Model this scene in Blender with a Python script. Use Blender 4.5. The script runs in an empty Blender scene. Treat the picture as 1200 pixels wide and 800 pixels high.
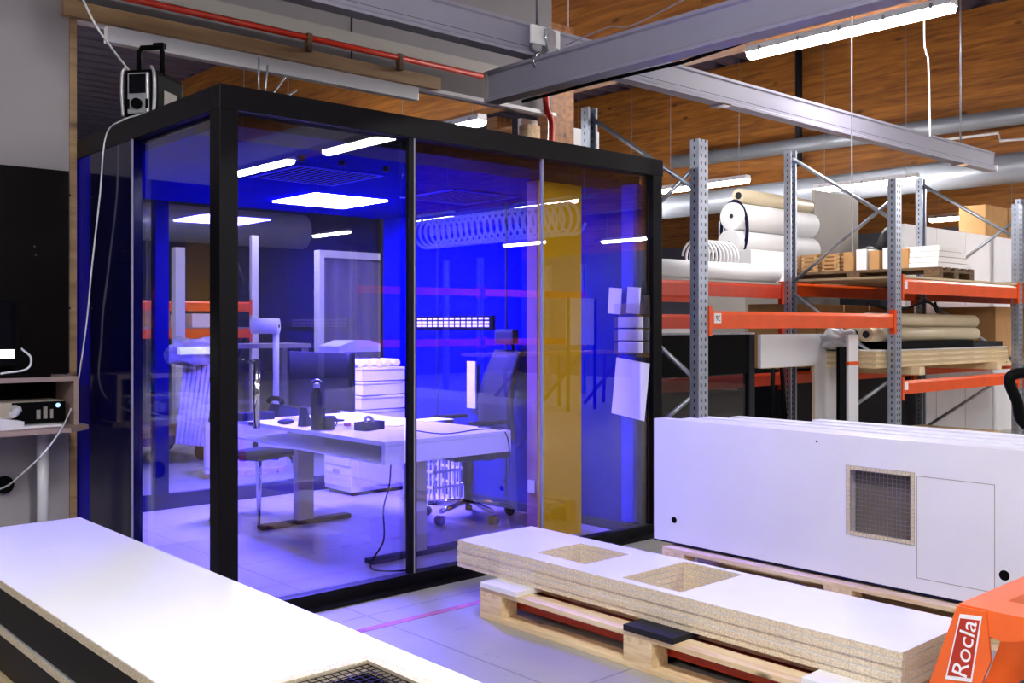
import bpy, bmesh, math, random
from mathutils import Vector, Matrix
random.seed(7)
S = bpy.context.scene
COL = S.collection
PI = math.pi
# ---------------------------------------------------------------- camera
# world X runs along the front of the glass cabin, world Y along its side
F = 1166.0; HY = 382.0; CH = 1.35
CS, SN = 0.743, 0.669
cam = bpy.data.objects.new('camera', bpy.data.cameras.new('camera')); COL.objects.link(cam)
cam.location = (0, 0, CH)
cam.rotation_euler = (PI/2, 0, -math.atan2(SN, CS))
cam.data.sensor_width = 36; cam.data.lens = 36*F/1200.0
cam.data.shift_y = -(400-HY)/1200.0
cam.data.clip_start = 0.05; cam.data.clip_end = 200
S.camera = cam
# ---------------------------------------------------------------- world and exposure
w = bpy.data.worlds.new('world'); S.world = w; w.use_nodes = True
w.node_tree.nodes['Background'].inputs[0].default_value = (0.75, 0.8, 0.9, 1)
w.node_tree.nodes['Background'].inputs[1].default_value = 0.3
S.view_settings.view_transform = 'Standard'; S.view_settings.look = 'None'
S.view_settings.gamma = 1; S.view_settings.use_curve_mapping = False
S.view_settings.exposure = 1.2
TUBE = 66.0            # emission of the hall's fluorescent tubes
LEDP = 260.0            # emission of the cabin's ceiling panel

def ray(px, py):       # direction of the sight line of a pixel, per metre of depth
    r = (px-600)/F; t = -(py-HY)/F
    return Vector((CS*r+SN, -SN*r+CS, t))
def atx(px, py, x):
    d = ray(px, py); return d*(x/d.x)+Vector((0, 0, CH))
def aty(px, py, y):
    d = ray(px, py); return d*(y/d.y)+Vector((0, 0, CH))
def atz(px, py, z):
    d = ray(px, py); return d*((z-CH)/d.z)+Vector((0, 0, CH))
def atd(px, py, D):
    return ray(px, py)*D+Vector((0, 0, CH))

# ---------------------------------------------------------------- materials
def rgb(c):            # display values 0..1 to linear
    return tuple(((v/12.92) if v <= .04045 else ((v+.055)/1.055)**2.4) for v in c)
def mat(name, c, rough=.5, metal=0, bump=0, bscale=60, var=0, vscale=3, stretch=(1,1,1), spec=.5):
    m = bpy.data.materials.new(name); m.use_nodes = True
    nt = m.node_tree; b = nt.nodes['Principled BSDF']
    c = rgb(c)
    b.inputs['Base Color'].default_value = (*c, 1); b.inputs['Roughness'].default_value = rough
    b.inputs['Metallic'].default_value = metal; b.inputs['Specular IOR Level'].default_value = spec
    tc = nt.nodes.new('ShaderNodeTexCoord'); mp = nt.nodes.new('ShaderNodeMapping')
    mp.inputs['Scale'].default_value = stretch
    nt.links.new(tc.outputs['Object'], mp.inputs[0])
    n = nt.nodes.new('ShaderNodeTexNoise'); n.inputs['Scale'].default_value = vscale; n.inputs['Detail'].default_value = 5
    nt.links.new(mp.outputs[0], n.inputs['Vector'])
    if True:
        v = max(var, .03)
        r = nt.nodes.new('ShaderNodeValToRGB')
        r.color_ramp.elements[0].position = .3; r.color_ramp.elements[1].position = .7
        r.color_ramp.elements[0].color = (*[k*(1-v) for k in c], 1)
        r.color_ramp.elements[1].color = (*[min(1, k*(1+v)) for k in c], 1)
        nt.links.new(n.outputs[0], r.inputs[0]); nt.links.new(r.outputs[0], b.inputs['Base Color'])
    if bump:
        n2 = nt.nodes.new('ShaderNodeTexNoise'); n2.inputs['Scale'].default_value = bscale
        nt.links.new(mp.outputs[0], n2.inputs['Vector'])
        bp = nt.nodes.new('ShaderNodeBump'); bp.inputs['Strength'].default_value = bump; bp.inputs['Distance'].default_value = .01
        nt.links.new(n2.outputs[0], bp.inputs['Height']); nt.links.new(bp.outputs[0], b.inputs['Normal'])
    return m
def wood(name, c1, c2, axis=1, board=0, knots=True, rough=.55, scale=1.0):
    m = bpy.data.materials.new(name); m.use_nodes = True
    nt = m.node_tree; L = nt.links; b = nt.nodes['Principled BSDF']; b.inputs['Roughness'].default_value = rough
    tc = nt.nodes.new('ShaderNodeTexCoord'); mp = nt.nodes.new('ShaderNodeMapping')
    sc = [9*scale]*3; sc[axis] = .7*scale; mp.inputs['Scale'].default_value = sc
    L.new(tc.outputs['Object'], mp.inputs[0])
    n = nt.nodes.new('ShaderNodeTexNoise'); n.inputs['Scale'].default_value = 2; n.inputs['Detail'].default_value = 6; n.inputs['Distortion'].default_value = .6
    L.new(mp.outputs[0], n.inputs['Vector'])
    r = nt.nodes.new('ShaderNodeValToRGB'); r.color_ramp.elements[0].position = .32; r.color_ramp.elements[1].position = .68
    r.color_ramp.elements[0].color = (*rgb(c1), 1); r.color_ramp.elements[1].color = (*rgb(c2), 1)
    L.new(n.outputs[0], r.inputs[0]); out = r.outputs[0]
    def mul(a, val_socket, col):
        mx = nt.nodes.new('ShaderNodeMix'); mx.data_type = 'RGBA'
        L.new(val_socket, mx.inputs[0]); L.new(a, mx.inputs[6]); mx.inputs[7].default_value = (*rgb(col), 1)
        return mx.outputs[2]
    if knots:
        mp2 = nt.nodes.new('ShaderNodeMapping'); s2 = [2.6*scale]*3; s2[axis] = 1.1*scale; mp2.inputs['Scale'].default_value = s2
        L.new(tc.outputs['Object'], mp2.inputs[0])
        v = nt.nodes.new('ShaderNodeTexVoronoi'); v.inputs['Scale'].default_value = 1.6; v.inputs['Randomness'].default_value = 1
        L.new(mp2.outputs[0], v.inputs['Vector'])
        k = nt.nodes.new('ShaderNodeValToRGB'); k.color_ramp.elements[0].position = .05; k.color_ramp.elements[1].position = .16
        k.color_ramp.elements[0].color = (.85, .85, .85, 1); k.color_ramp.elements[1].color = (0, 0, 0, 1)
        L.new(v.outputs['Distance'], k.inputs[0]); out = mul(out, k.outputs[0], tuple(q*.35 for q in c1))
    if board:
        sx = nt.nodes.new('ShaderNodeSeparateXYZ'); L.new(tc.outputs['Object'], sx.inputs[0])
        d = nt.nodes.new('ShaderNodeMath'); d.operation = 'DIVIDE'; d.inputs[1].default_value = board; L.new(sx.outputs[2], d.inputs[0])
        f = nt.nodes.new('ShaderNodeMath'); f.operation = 'FRACT'; L.new(d.outputs[0], f.inputs[0])
        g = nt.nodes.new('ShaderNodeMath'); g.operation = 'LESS_THAN'; g.inputs[1].default_value = .07; L.new(f.outputs[0], g.inputs[0])
        h = nt.nodes.new('ShaderNodeMath'); h.operation = 'MULTIPLY'; h.inputs[1].default_value = .35; L.new(g.outputs[0], h.inputs[0])
        out = mul(out, h.outputs[0], tuple(q*.5 for q in c1))
        fl = nt.nodes.new('ShaderNodeMath'); fl.operation = 'FLOOR'; L.new(d.outputs[0], fl.inputs[0])
        wn = nt.nodes.new('ShaderNodeTexWhiteNoise'); wn.noise_dimensions = '1D'; L.new(fl.outputs[0], wn.inputs['W'])
        h2 = nt.nodes.new('ShaderNodeMath'); h2.operation = 'MULTIPLY'; h2.inputs[1].default_value = .3; L.new(wn.outputs[0], h2.inputs[0])
        out = mul(out, h2.outputs[0], c1)
    L.new(out, b.inputs['Base Color'])
    return m
def glass(name, tint, r0=.09):
    m = bpy.data.materials.new(name); m.use_nodes = True; nt = m.node_tree; L = nt.links; nt.nodes.clear()
    o = nt.nodes.new('ShaderNodeOutputMaterial'); mx = nt.nodes.new('ShaderNodeMixShader')
    t = nt.nodes.new('ShaderNodeBsdfTransparent'); t.inputs[0].default_value = (*tint, 1)
    g = nt.nodes.new('ShaderNodeBsdfGlossy'); g.inputs['Roughness'].default_value = 0.0; g.inputs['Color'].default_value = (1, 1, 1, 1)
    ge = nt.nodes.new('ShaderNodeNewGeometry'); dt = nt.nodes.new('ShaderNodeVectorMath'); dt.operation = 'DOT_PRODUCT'
    L.new(ge.outputs['Incoming'], dt.inputs[0]); L.new(ge.outputs['Normal'], dt.inputs[1])
    def mth(op, a, bv=None):
        n = nt.nodes.new('ShaderNodeMath'); n.operation = op
        for i, q in enumerate((a, bv)):
            if q is None: continue
            if isinstance(q, (int, float)): n.inputs[i].default_value = q
            else: L.new(q, n.inputs[i])
        return n.outputs[0]
    c = mth('ABSOLUTE', dt.outputs['Value']); c = mth('SUBTRACT', 1.0, c); c = mth('POWER', c, 5.0)
    c = mth('MULTIPLY', c, 1-r0); c = mth('ADD', c, r0)
    L.new(c, mx.inputs[0]); L.new(t.outputs[0], mx.inputs[1]); L.new(g.outputs[0], mx.inputs[2]); L.new(mx.outputs[0], o.inputs[0])
    return m
def emit(name, c, s):
    m = bpy.data.materials.new(name); m.use_nodes = True; nt = m.node_tree
    b = nt.nodes['Principled BSDF']; b.inputs['Base Color'].default_value = (.8, .8, .8, 1)
    b.inputs['Emission Color'].default_value = (*c, 1); b.inputs['Emission Strength'].default_value = s
    return m
def perforated(name, c, pitch, hw, hz, cols):
    # galvanised sheet with punched slots; pattern follows the part's own coordinates
    m = mat(name, c, .38, .75, var=.12, vscale=14); nt = m.node_tree; L = nt.links; b = nt.nodes['Principled BSDF']
    src = b.inputs['Base Color'].links[0].from_socket
    tc = nt.nodes.new('ShaderNodeTexCoord'); sx = nt.nodes.new('ShaderNodeSeparateXYZ'); L.new(tc.outputs['Object'], sx.inputs[0])
    def mth(op, a, bv=None):
        n = nt.nodes.new('ShaderNodeMath'); n.operation = op
        for i, q in enumerate((a, bv)):
            if q is None: continue
            if isinstance(q, (int, float)): n.inputs[i].default_value = q
            else: L.new(q, n.inputs[i])
        return n.outputs[0]
    f = mth('FRACT', mth('DIVIDE', sx.outputs[2], pitch)); zz = mth('LESS_THAN', mth('ABSOLUTE', mth('SUBTRACT', f, .5)), hz)
    ax = mth('SUBTRACT', mth('ABSOLUTE', sx.outputs[0]), cols); xx = mth('LESS_THAN', mth('ABSOLUTE', ax), hw)
    ay = mth('SUBTRACT', mth('ABSOLUTE', sx.outputs[1]), .0); yy = mth('LESS_THAN', ay, hw*.8)
    k = mth('MULTIPLY', zz, mth('MAXIMUM', xx, yy))
    mx = nt.nodes.new('ShaderNodeMix'); mx.data_type = 'RGBA'; L.new(k, mx.inputs[0]); L.new(src, mx.inputs[6])
    mx.inputs[7].default_value = (.01, .01, .012, 1); L.new(mx.outputs[2], b.inputs['Base Color'])
    iv = mth('SUBTRACT', 1.0, k); L.new(mth('MULTIPLY', iv, .75), b.inputs['Metallic'])
    return m
def concrete():
    m = mat('floor_concrete', (.62, .61, .58), .33, 0, .12, 40, .14, 1.2)
    nt = m.node_tree; L = nt.links; b = nt.nodes['Principled BSDF']; src = b.inputs['Base Color'].links[0].from_socket
    tc = nt.nodes.new('ShaderNodeTexCoord')
    n = nt.nodes.new('ShaderNodeTexNoise'); n.inputs['Scale'].default_value = 7; n.inputs['Detail'].default_value = 9; n.inputs['Roughness'].default_value = .7
    L.new(tc.outputs['Object'], n.inputs['Vector'])
    r = nt.nodes.new('ShaderNodeValToRGB'); r.color_ramp.elements[0].position = .62; r.color_ramp.elements[1].position = .72
    r.color_ramp.elements[0].color = (0, 0, 0, 1); r.color_ramp.elements[1].color = (.55, .55, .55, 1); L.new(n.outputs[0], r.inputs[0])
    mx = nt.nodes.new('ShaderNodeMix'); mx.data_type = 'RGBA'; L.new(r.outputs[0], mx.inputs[0]); L.new(src, mx.inputs[6]); mx.inputs[7].default_value = (*rgb((.36, .34, .32)), 1)
    # sawn joints every 1.3 m
    br = nt.nodes.new('ShaderNodeTexBrick'); br.inputs['Scale'].default_value = 1; br.inputs['Brick Width'].default_value = 1.3; br.inputs['Row Height'].default_value = 1.3
    br.offset = 0; br.inputs['Mortar Size'].default_value = .006; br.inputs['Mortar Smooth'].default_value = .3
    L.new(tc.outputs['Object'], br.inputs['Vector'])
    mf = nt.nodes.new('ShaderNodeMath'); mf.operation = 'MULTIPLY'; mf.inputs[1].default_value = .55; L.new(br.outputs['Fac'], mf.inputs[0])
    m2 = nt.nodes.new('ShaderNodeMix'); m2.data_type = 'RGBA'; L.new(mf.outputs[0], m2.inputs[0]); L.new(mx.outputs[2], m2.inputs[6]); m2.inputs[7].default_value = (*rgb((.3, .29, .28)), 1)
    L.new(m2.outputs[2], b.inputs['Base Color'])
    return m
M = dict(
    floor=concrete(),
    white=mat('white_laminate', (.93, .93, .94), .16, var=.01, vscale=2),
    white_side=mat('white_satin', (.9, .9, .92), .35, var=.01, vscale=2),
    chip=mat('chipboard_edge', (.86, .80, .70), .8, bump=.3, bscale=300, var=.25, vscale=150),
    chip_line=mat('chipboard_core', (.66, .58, .45), .8, bump=.3, bscale=300, var=.3, vscale=150),
    blackboard=mat('black_board', (.06, .04, .045), .4, spec=.1, var=.3, vscale=5),
    blackmetal=mat('black_powder_coat', (.045, .04, .055), .4, spec=.12, bump=.05, bscale=400, var=.08, vscale=30),
    black=mat('black_plastic', (.03, .03, .035), .6, spec=.06, var=.1),
    darkgrey=mat('dark_grey_plastic', (.14, .14, .17), .6, spec=.2, var=.1),
    blue=mat('blue_felt', (.015, .02, .42), 1.0, spec=0, bump=.1, bscale=500, var=.12, vscale=4),
    navy=mat('navy_gloss', (.02, .02, .24), .1, var=.08, spec=.35),
    bluesat=mat('blue_satin', (.03, .03, .75), .5, spec=.2, var=.05),
    yellow=mat('yellow_felt', (1.0, .80, .02), .9, bump=.1, bscale=500, var=.03, vscale=20, spec=.1),
    mauve=mat('mauve_shaded_side', (.62, .42, .5), .7, var=.05),
    steel=mat('galvanised_steel', (.66, .68, .72), .35, .8, var=.15, vscale=20),
    chrome=mat('chrome', (.85, .85, .88), .12, 1),
    alu=mat('anodised_aluminium', (.56, .55, .62), .55, .0, spec=.3, var=.04, vscale=8, stretch=(.2, .2, 1)),
    orange=mat('orange_paint', (.92, .33, .06), .35, var=.08, vscale=6),
    redorange=mat('red_orange_paint', (.72, .20, .08), .4, var=.1, vscale=6),
    truck=mat('truck_orange_paint', (.95, .42, .18), .3, var=.06, vscale=6),
    redpipe=mat('red_pipe_paint', (.78, .16, .06), .4, var=.1),
    wall=mat('painted_wall', (.68, .66, .67), .7, bump=.05, bscale=20, var=.05, vscale=1.5),
    wall_dk=mat('grey_board_wall', (.52, .50, .52), .7, var=.05, vscale=1.5),
    wallfar=mat('far_wall', (.36, .36, .42), .8, var=.08, vscale=1),
    roof=mat('corrugated_roof', (.42, .40, .50), .4, .5, var=.15, vscale=6, stretch=(.2, 4, 1)),
    glulam=wood('glulam_timber', (.50, .29, .09), (.74, .47, .17), 1, .09),
    timber=wood('timber_wall', (.48, .28, .09), (.70, .44, .17), 1, .14),
    shelfwood=mat('pale_pinkish_laminate', (.66, .57, .54), .5, var=.08, vscale=20, stretch=(.3, 3, 3)),
    plank=wood('rough_plank', (.60, .47, .33), (.74, .61, .45), 0, 0, True),
    pine=wood('pine_pallet', (.84, .72, .54), (.94, .86, .70), 1, 0, True, .7, 2),
    pinex=wood('pine_pallet_cross', (.82, .70, .52), (.94, .86, .70), 0, 0, True, .7, 2),
    oldpallet=wood('weathered_pallet', (.30, .22, .15), (.46, .36, .26), 0, 0, False, .8, 2),
    card=mat('cardboard', (.72, .55, .36), .85, var=.08, vscale=8),
    beige=mat('beige_board', (.80, .71, .56), .7, var=.12, vscale=40, stretch=(1, 1, 12)),
    cream=mat('cream_plastic_tube', (.82, .76, .64), .4, var=.05),
    foam=mat('white_foam', (.92, .92, .93), .6, var=.03),
    film=mat('crumpled_plastic_film', (.72, .72, .74), .22, bump=1, bscale=18, var=.25, vscale=9),
    paper=mat('paper', (.95, .95, .97), .6, var=.02),
    grey=mat('grey_panel', (.62, .60, .58), .5, var=.04),
    duct=mat('duct_sheet', (.62, .64, .68), .35, .4, var=.06, vscale=3),
    red=mat('red_plastic', (.8, .12, .1), .4), green=mat('green_film', (.1, .5, .38), .4, var=.2, vscale=8),
    lime=mat('pale_green_panel', (.72, .74, .58), .5), darkblue=mat('dark_blue_fabric', (.04, .05, .2), .7, spec=.2),
    screen=mat('screen_glass', (.03, .035, .06), .08), tape=mat('floor_tape', (.70, .38, .42), .6, var=.3, vscale=12),
    jacket=mat('crumpled_grey_cloth', (.35, .34, .34), .8, bump=.8, bscale=14, var=.3, vscale=6),
    rack=perforated('perforated_steel', (.66, .69, .75), .05, .007, .22, .022),
    glass=glass('blue_tinted_glass', (.83, .82, 1.0), .07),
    glassb=glass('clear_glass', (.93, .94, 1.0), .04),
    glassc=glass('back_glass', (.84, .83, 1.0), .04),
    tinted=glass('smoked_glass', (.55, .5, .5), .05),
    acrylic=glass('clear_acrylic', (.93, .94, 1), .1),
    tube=emit('lit_tube', (1, .97, .95), TUBE), led=emit('lit_panel', (.17, .13, 1.0), LEDP),
    scr=emit('lit_taskbar', (.8, .9, .95), 1.3), logo=emit('lit_logo', (.2, .5, 1), .6),
    deskm=mat('white_desk', (.93, .93, .95), .3), rocla_red=mat('label_red', (.72, .2, .13), .3),
    silver=mat('silver_plastic', (.72, .72, .74), .3, .4),
)
# ---------------------------------------------------------------- mesh helpers
class MB:
    def __init__(s): s.bm = bmesh.new()
    def box(s, a, b, bev=0, rot=None, piv=None):
        a = Vector(a); b = Vector(b); lo = Vector(map(min, a, b)); hi = Vector(map(max, a, b))
        vs = [s.bm.verts.new((x, y, z)) for x in (lo.x, hi.x) for y in (lo.y, hi.y) for z in (lo.z, hi.z)]
        fs = [s.bm.faces.new([vs[i] for i in q]) for q in ((0,1,3,2),(4,6,7,5),(0,4,5,1),(2,3,7,6),(0,2,6,4),(1,5,7,3))]
        if bev:
            es = list({e for f in fs for e in f.edges})
            r = bmesh.ops.bevel(s.bm, geom=es, offset=bev, segments=2, affect='EDGES', profile=.6)
            vs = list({v for f in r['faces'] for v in f.verts} | {v for v in vs if v.is_valid})
        if rot: 
            m = rot; p = Vector(piv if piv else (lo+hi)/2)
            for v in vs: v.co = m @ (v.co-p)+p
        return s
    def cyl(s, p, q, r, n=16, r2=None, caps=True):
        p = Vector(p); q = Vector(q); d = (q-p).normalized(); r2 = r if r2 is None else r2
        u = d.orthogonal().normalized(); v = d.cross(u)
        A = [s.bm.verts.new(p+(u*math.cos(2*PI*i/n)+v*math.sin(2*PI*i/n))*r) for i in range(n)]
        B = [s.bm.verts.new(q+(u*math.cos(2*PI*i/n)+v*math.sin(2*PI*i/n))*r2) for i in range(n)]
        for i in range(n):
            f = s.bm.faces.new([A[i], A[(i+1) % n], B[(i+1) % n], B[i]]); f.smooth = True
        if caps: s.bm.faces.new(A[::-1]); s.bm.faces.new(B)
        return s
    def tube(s, pts, r, n=8, closed=False):
        pts = [Vector(p) for p in pts]; rings = []; u = None
        N = len(pts)
        for i, p in enumerate(pts):
            a = pts[i-1] if (i > 0 or closed) else p; b = pts[(i+1) % N] if (i < N-1 or closed) else p
            d = (b-a).normalized()
            if u is None: u = d.orthogonal().normalized()
            u = (u-d*u.dot(d)).normalized(); v = d.cross(u)
            rings.append([s.bm.verts.new(p+(u*math.cos(2*PI*k/n)+v*math.sin(2*PI*k/n))*r) for k in range(n)])
        for i in range(N if closed else N-1):
            A = rings[i]; B = rings[(i+1) % N]
            for k in range(n):
                f = s.bm.faces.new([A[k], A[(k+1) % n], B[(k+1) % n], B[k]]); f.smooth = True
        if not closed: s.bm.faces.new(rings[0][::-1]); s.bm.faces.new(rings[-1])
        return s
    def prism(s, poly, ax, a, b):       # polygon in the two other axes, extruded along axis ax from a to b
        def mk(p, t):
            c = list(p); c.insert(ax, t); return s.bm.verts.new(c)
        A = [mk(p, a) for p in poly]; B = [mk(p, b) for p in poly]; n = len(poly)
        s.bm.faces.new(A); s.bm.faces.new(B[::-1])
        for i in range(n): s.bm.faces.new([A[i], B[i], B[(i+1) % n], A[(i+1) % n]])
        return s
    def lathe(s, c, prof, n=20, axis=2):
        c = Vector(c); rings = []
        for r, h in prof:
            ring = []
            for k in range(n):
                a = 2*PI*k/n; p = [r*math.cos(a), r*math.sin(a)]; p.insert(axis, h); ring.append(s.bm.verts.new(c+Vector(p)))
            rings.append(ring)
        for i in range(len(rings)-1):
            for k in range(n):
                f = s.bm.faces.new([rings[i][k], rings[i][(k+1) % n], rings[i+1][(k+1) % n], rings[i+1][k]]); f.smooth = True
        s.bm.faces.new(rings[0]); s.bm.faces.new(rings[-1])
        return s
    def grid(s, fn, nu, nv, th=0):
        V = [[s.bm.verts.new(fn(i/nu, j/nv)) for j in range(nv+1)] for i in range(nu+1)]
        for i in range(nu):
            for j in range(nv):
                f = s.bm.faces.new([V[i][j], V[i+1][j], V[i+1][j+1], V[i][j+1]]); f.smooth = True
        return s
    def blob(s, c, rx, ry, rz, amp=.15, seed=0, sub=3):
        r = bmesh.ops.create_icosphere(s.bm, subdivisions=sub, radius=1); rnd = random.Random(seed)
        ph = [rnd.uniform(0, 6) for _ in range(6)]
        for v in r['verts']:
            k = 1+amp*(math.sin(5*v.co.x+ph[0])*math.cos(4*v.co.y+ph[1])+.6*math.sin(9*v.co.z+ph[2]+3*v.co.x)+.4*math.sin(13*v.co.y+ph[3]))
            v.co = Vector((v.co.x*rx*k, v.co.y*ry*k, v.co.z*rz*k))+Vector(c)
        for f in s.bm.faces: f.smooth = True
        return s
def link(name, mb, m, parent=None):
    bmesh.ops.recalc_face_normals(mb.bm, faces=mb.bm.faces[:])
    me = bpy.data.meshes.new(name); mb.bm.to_mesh(me); mb.bm.free(); me.materials.append(m)
    o = bpy.data.objects.new(name, me); COL.objects.link(o)
    return o
def tag(o, label, cat, group=None, kind=None):
    if label: o['label'] = label
    if cat: o['category'] = cat
    if group: o['group'] = group
    if kind: o['kind'] = kind
    return o
def thing(name, label, cat, loc=(0, 0, 0), rz=0, group=None):
    o = bpy.data.objects.new(name, None); COL.objects.link(o); o.empty_display_size = .1
    o.location = loc; o.rotation_euler = (0, 0, rz); return tag(o, label, cat, group)
def part(name, mb, m, parent, label=None, local=False, kind=None):
    """mesh in world coordinates unless local; parented to its thing or part"""
    o = link(name, mb, m)
    root = parent
    while root.parent: root = root.parent
    if not local:
        R = Matrix.Translation(root.location) @ Matrix.Rotation(root.rotation_euler.z, 4, 'Z')
        o.data.transform(R.inverted())
    # origin at the middle of the part
    xs = [v.co.copy() for v in o.data.vertices]
    c = Vector([(min(v[i] for v in xs)+max(v[i] for v in xs))/2 for i in range(3)])
    o.data.transform(Matrix.Translation(-c))
    off = Vector((0, 0, 0)); q = parent
    while q.parent: off += q.location; q = q.parent
    o.location = c-off; o.parent = parent
    if label: o['label'] = label
    if kind: o['kind'] = kind
    return o
def base(o):
    xs = [v.co.copy() for v in o.data.vertices]
    c = Vector([(min(v[i] for v in xs)+max(v[i] for v in xs))/2 for i in range(3)]); c.z = min(v.z for v in xs)
    o.data.transform(Matrix.Translation(-c)); o.location = c; return o
def single(name, mb, m, label, cat, group=None, kind=None):
    return tag(base(link(name, mb, m)), label, cat, group, kind)
def struct(name, mb, m, label=None):
    o = link(name, mb, m); o['kind'] = 'structure'
    if label: o['label'] = label
    return o
def copy_tree(o, parent=None):
    c = o.copy(); COL.objects.link(c); c.parent = parent
    for ch in [k for k in o.children]: copy_tree(ch, c)
    return c
def solidify(o, t):
    md = o.modifiers.new('thick', 'SOLIDIFY'); md.thickness = t; md.offset = 0
def ring_panel(mb, x0, x1, y0, y1, z0, z1, hx0, hx1, hy0, hy1):
    # flat board with a rectangular through opening
    mb.box((x0, y0, z0), (x1, hy0, z1)); mb.box((x0, hy1, z0), (x1, y1, z1))
    mb.box((x0, hy0, z0), (hx0, hy1, z1)); mb.box((hx1, hy0, z0), (x1, hy1, z1)); return mb
def curve_pts(ctrl, n=8):      # Catmull-Rom
    P = [Vector(p) for p in ctrl]; P = [P[0]*2-P[1]]+P+[P[-1]*2-P[-2]]; out = []
    for i in range(1, len(P)-2):
        for k in range(n):
            t = k/n; a, b, c, d = P[i-1:i+3]
            out.append(.5*((2*b)+(c-a)*t+(2*a-5*b+4*c-d)*t*t+(3*b-a-3*c+d)*t**3))
    out.append(P[-2]); return out

# ================================================================ SETTING
X0, X1, Y0, Y1, ZR = -5.0, 25.0, -14.0, 27.0, 6.2
struct('floor', MB().box((X0, Y0, -.2), (X1, Y1, 0)), M['floor'])
struct('wall_back', MB().box((X0, Y1, 0), (X1, Y1+.2, ZR)), M['wallfar'])
struct('wall_front', MB().box((X0, Y0-.2, 0), (X1, Y0, ZR)), M['wallfar'])
struct('wall_left', MB().box((X0-.2, Y0, 0), (X0, Y1, ZR)), M['wallfar'])
struct('wall_right', MB().box((X1, Y0, 0), (X1+.2, Y1, ZR)), M['wallfar'])
# corrugated roof: ridges run along X
mb = MB(); n = int((Y1-Y0)/.05); pr = [0, .0, .045, .045]
prof = [(Y0+i*.12, ZR+(0 if (i % 4) < 2 else .09)) for i in range(int((Y1-Y0)/.12)+1)]
A = [mb.bm.verts.new((X0, y, z)) for y, z in prof]; B = [mb.bm.verts.new((X1, y, z)) for y, z in prof]
for i in range(len(prof)-1): mb.bm.faces.new([A[i], B[i], B[i+1], A[i+1]])
struct('ceiling', mb, M['roof'])
# partition with the desk in front of it, and the wall over the opening behind the cabin
struct('wall_partition', MB().box((X0, 6.0, 0), (1.95, 6.08, ZR)), M['wall'])
struct('trim_1', MB().box((1.95, 5.99, 0), (1.99, 6.1, ZR)), M['plank'])
struct('wall_upper', MB().box((1.99, 6.05, 3.15), (5.9, 6.2, ZR)), M['wall_dk'])
def seam(x): return MB().box((x, 6.043, 3.2), (x+.008, 6.05, ZR))
struct('trim_2', seam(3.9), M['black'])
struct('trim_3', MB().box((1.99, 5.99, 3.12), (5.9, 6.05, 3.148)), M['white_side'])     # thin edge strip
single('wall_plank', MB().box((1.9, 5.93, 3.13), (4.62, 5.98, 3.22)), M['plank'], 'long rough pine plank fixed along the lower edge of the upper wall', 'plank')
single('cable_channel', MB().box((2.12, 5.86, 3.00), (4.36, 5.925, 3.095), .004), M['white_side'], 'long white cable channel screwed below the pine plank', 'cable channel')
single('pale_batten', MB().box((2.0, 5.96, 3.335), (5.4, 6.04, 3.42)), M['grey'], 'pale weathered batten running just above the red pipe', 'batten')
t = thing('sprinkler_pipe', 'thin red sprinkler pipe running along the upper wall', 'pipe', (3.9, 5.9, 3.36))
part('pipe', MB().cyl((2.0, 5.9, 3.29), (5.6, 5.9, 3.29), .02), M['redpipe'], t)
for x in (3.45, 4.2): part('bracket', MB().box((x, 5.875, 3.2), (x+.035, 5.925, 3.32), .004), M['oldpallet'], t)
# glulam beams and timber wall
def glulam(x, y0, y1, z0, label, m=M['glulam'], th=.28):
    return single('glulam_beam', MB().box((x, y0, z0), (x+th, y1, ZR), .01), m, label, 'beam')
glulam(8.3, 6.3, 22, 4.15, 'deep knotty glulam roof beam seen above the cabin roof at the left')
glulam(8.3, -13, 6.3, 4.15, 'deep glulam roof beam crossing the top of the picture behind the crane rail')
glulam(15.4, -13, 15.3, 3.75, 'very deep knotty orange timber beam high behind the racking')
struct('wall_timber', MB().box((19.6, -13, 3.3), (19.8, 27, ZR)), M['timber'])
struct('wall_panel', MB().box((19.6, -13, 0), (19.8, 27, 3.3)), M['wallfar'])
g = 'timber columns under the deep beam'
for y in (14.2, 9.6, 9.1, 4.6, 4.1):
    single('timber_column', MB().box((15.42, y, 0), (15.66, y+.14, 3.74)), M['glulam'], 'narrow timber column standing under the deep beam', 'column', g)
single('door_post', MB().box(aty(615, 200, 6.4)*1, aty(615, 200, 6.4)+Vector((.1, .1, 1.3))), M['plank'], 'x', 'post') if False else None
p = aty(622, 150, 6.12)
single('pine_post', MB().box((p.x-.07, 6.08, 0), (p.x+.07, 6.19, 3.04)), M['pine'], 'pale pine post behind the right end of the cabin roof', 'post')
p = aty(587, 150, 6.3)
single('brown_post', MB().box((p.x-.09, 6.25, 0), (p.x+.08, 6.38, 3.1)), M['glulam'], 'brown timber post left of the pale pine post', 'post')
p = aty(648, 150, 6.5)
single('dark_post', MB().box((p.x-.1, 6.45, 0), (p.x+.22, 6.6, 4.1)), M['timber'], 'wide brown timber post behind the hanging red hose', 'post')
p = atd(640, 118, 8.3); q = atd(646, 166, 8.3)
single('red_hose', MB().tube(curve_pts([p+Vector((0, 0, .6)), p, (p+q)/2+Vector((.03, 0, 0)), q, q-Vector((0, 0, .35))]), .028), M['redpipe'], 'red hose hanging down behind the cabin roof', 'hose')
p = atd(630, 165, 9.5)
single('white_board', MB().box((p.x-.3, p.y-.1, 0), (p.x+.75, p.y-.05, 3.28)), M['white_side'], 'white board standing behind the cabin roof by the posts', 'board')
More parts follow.
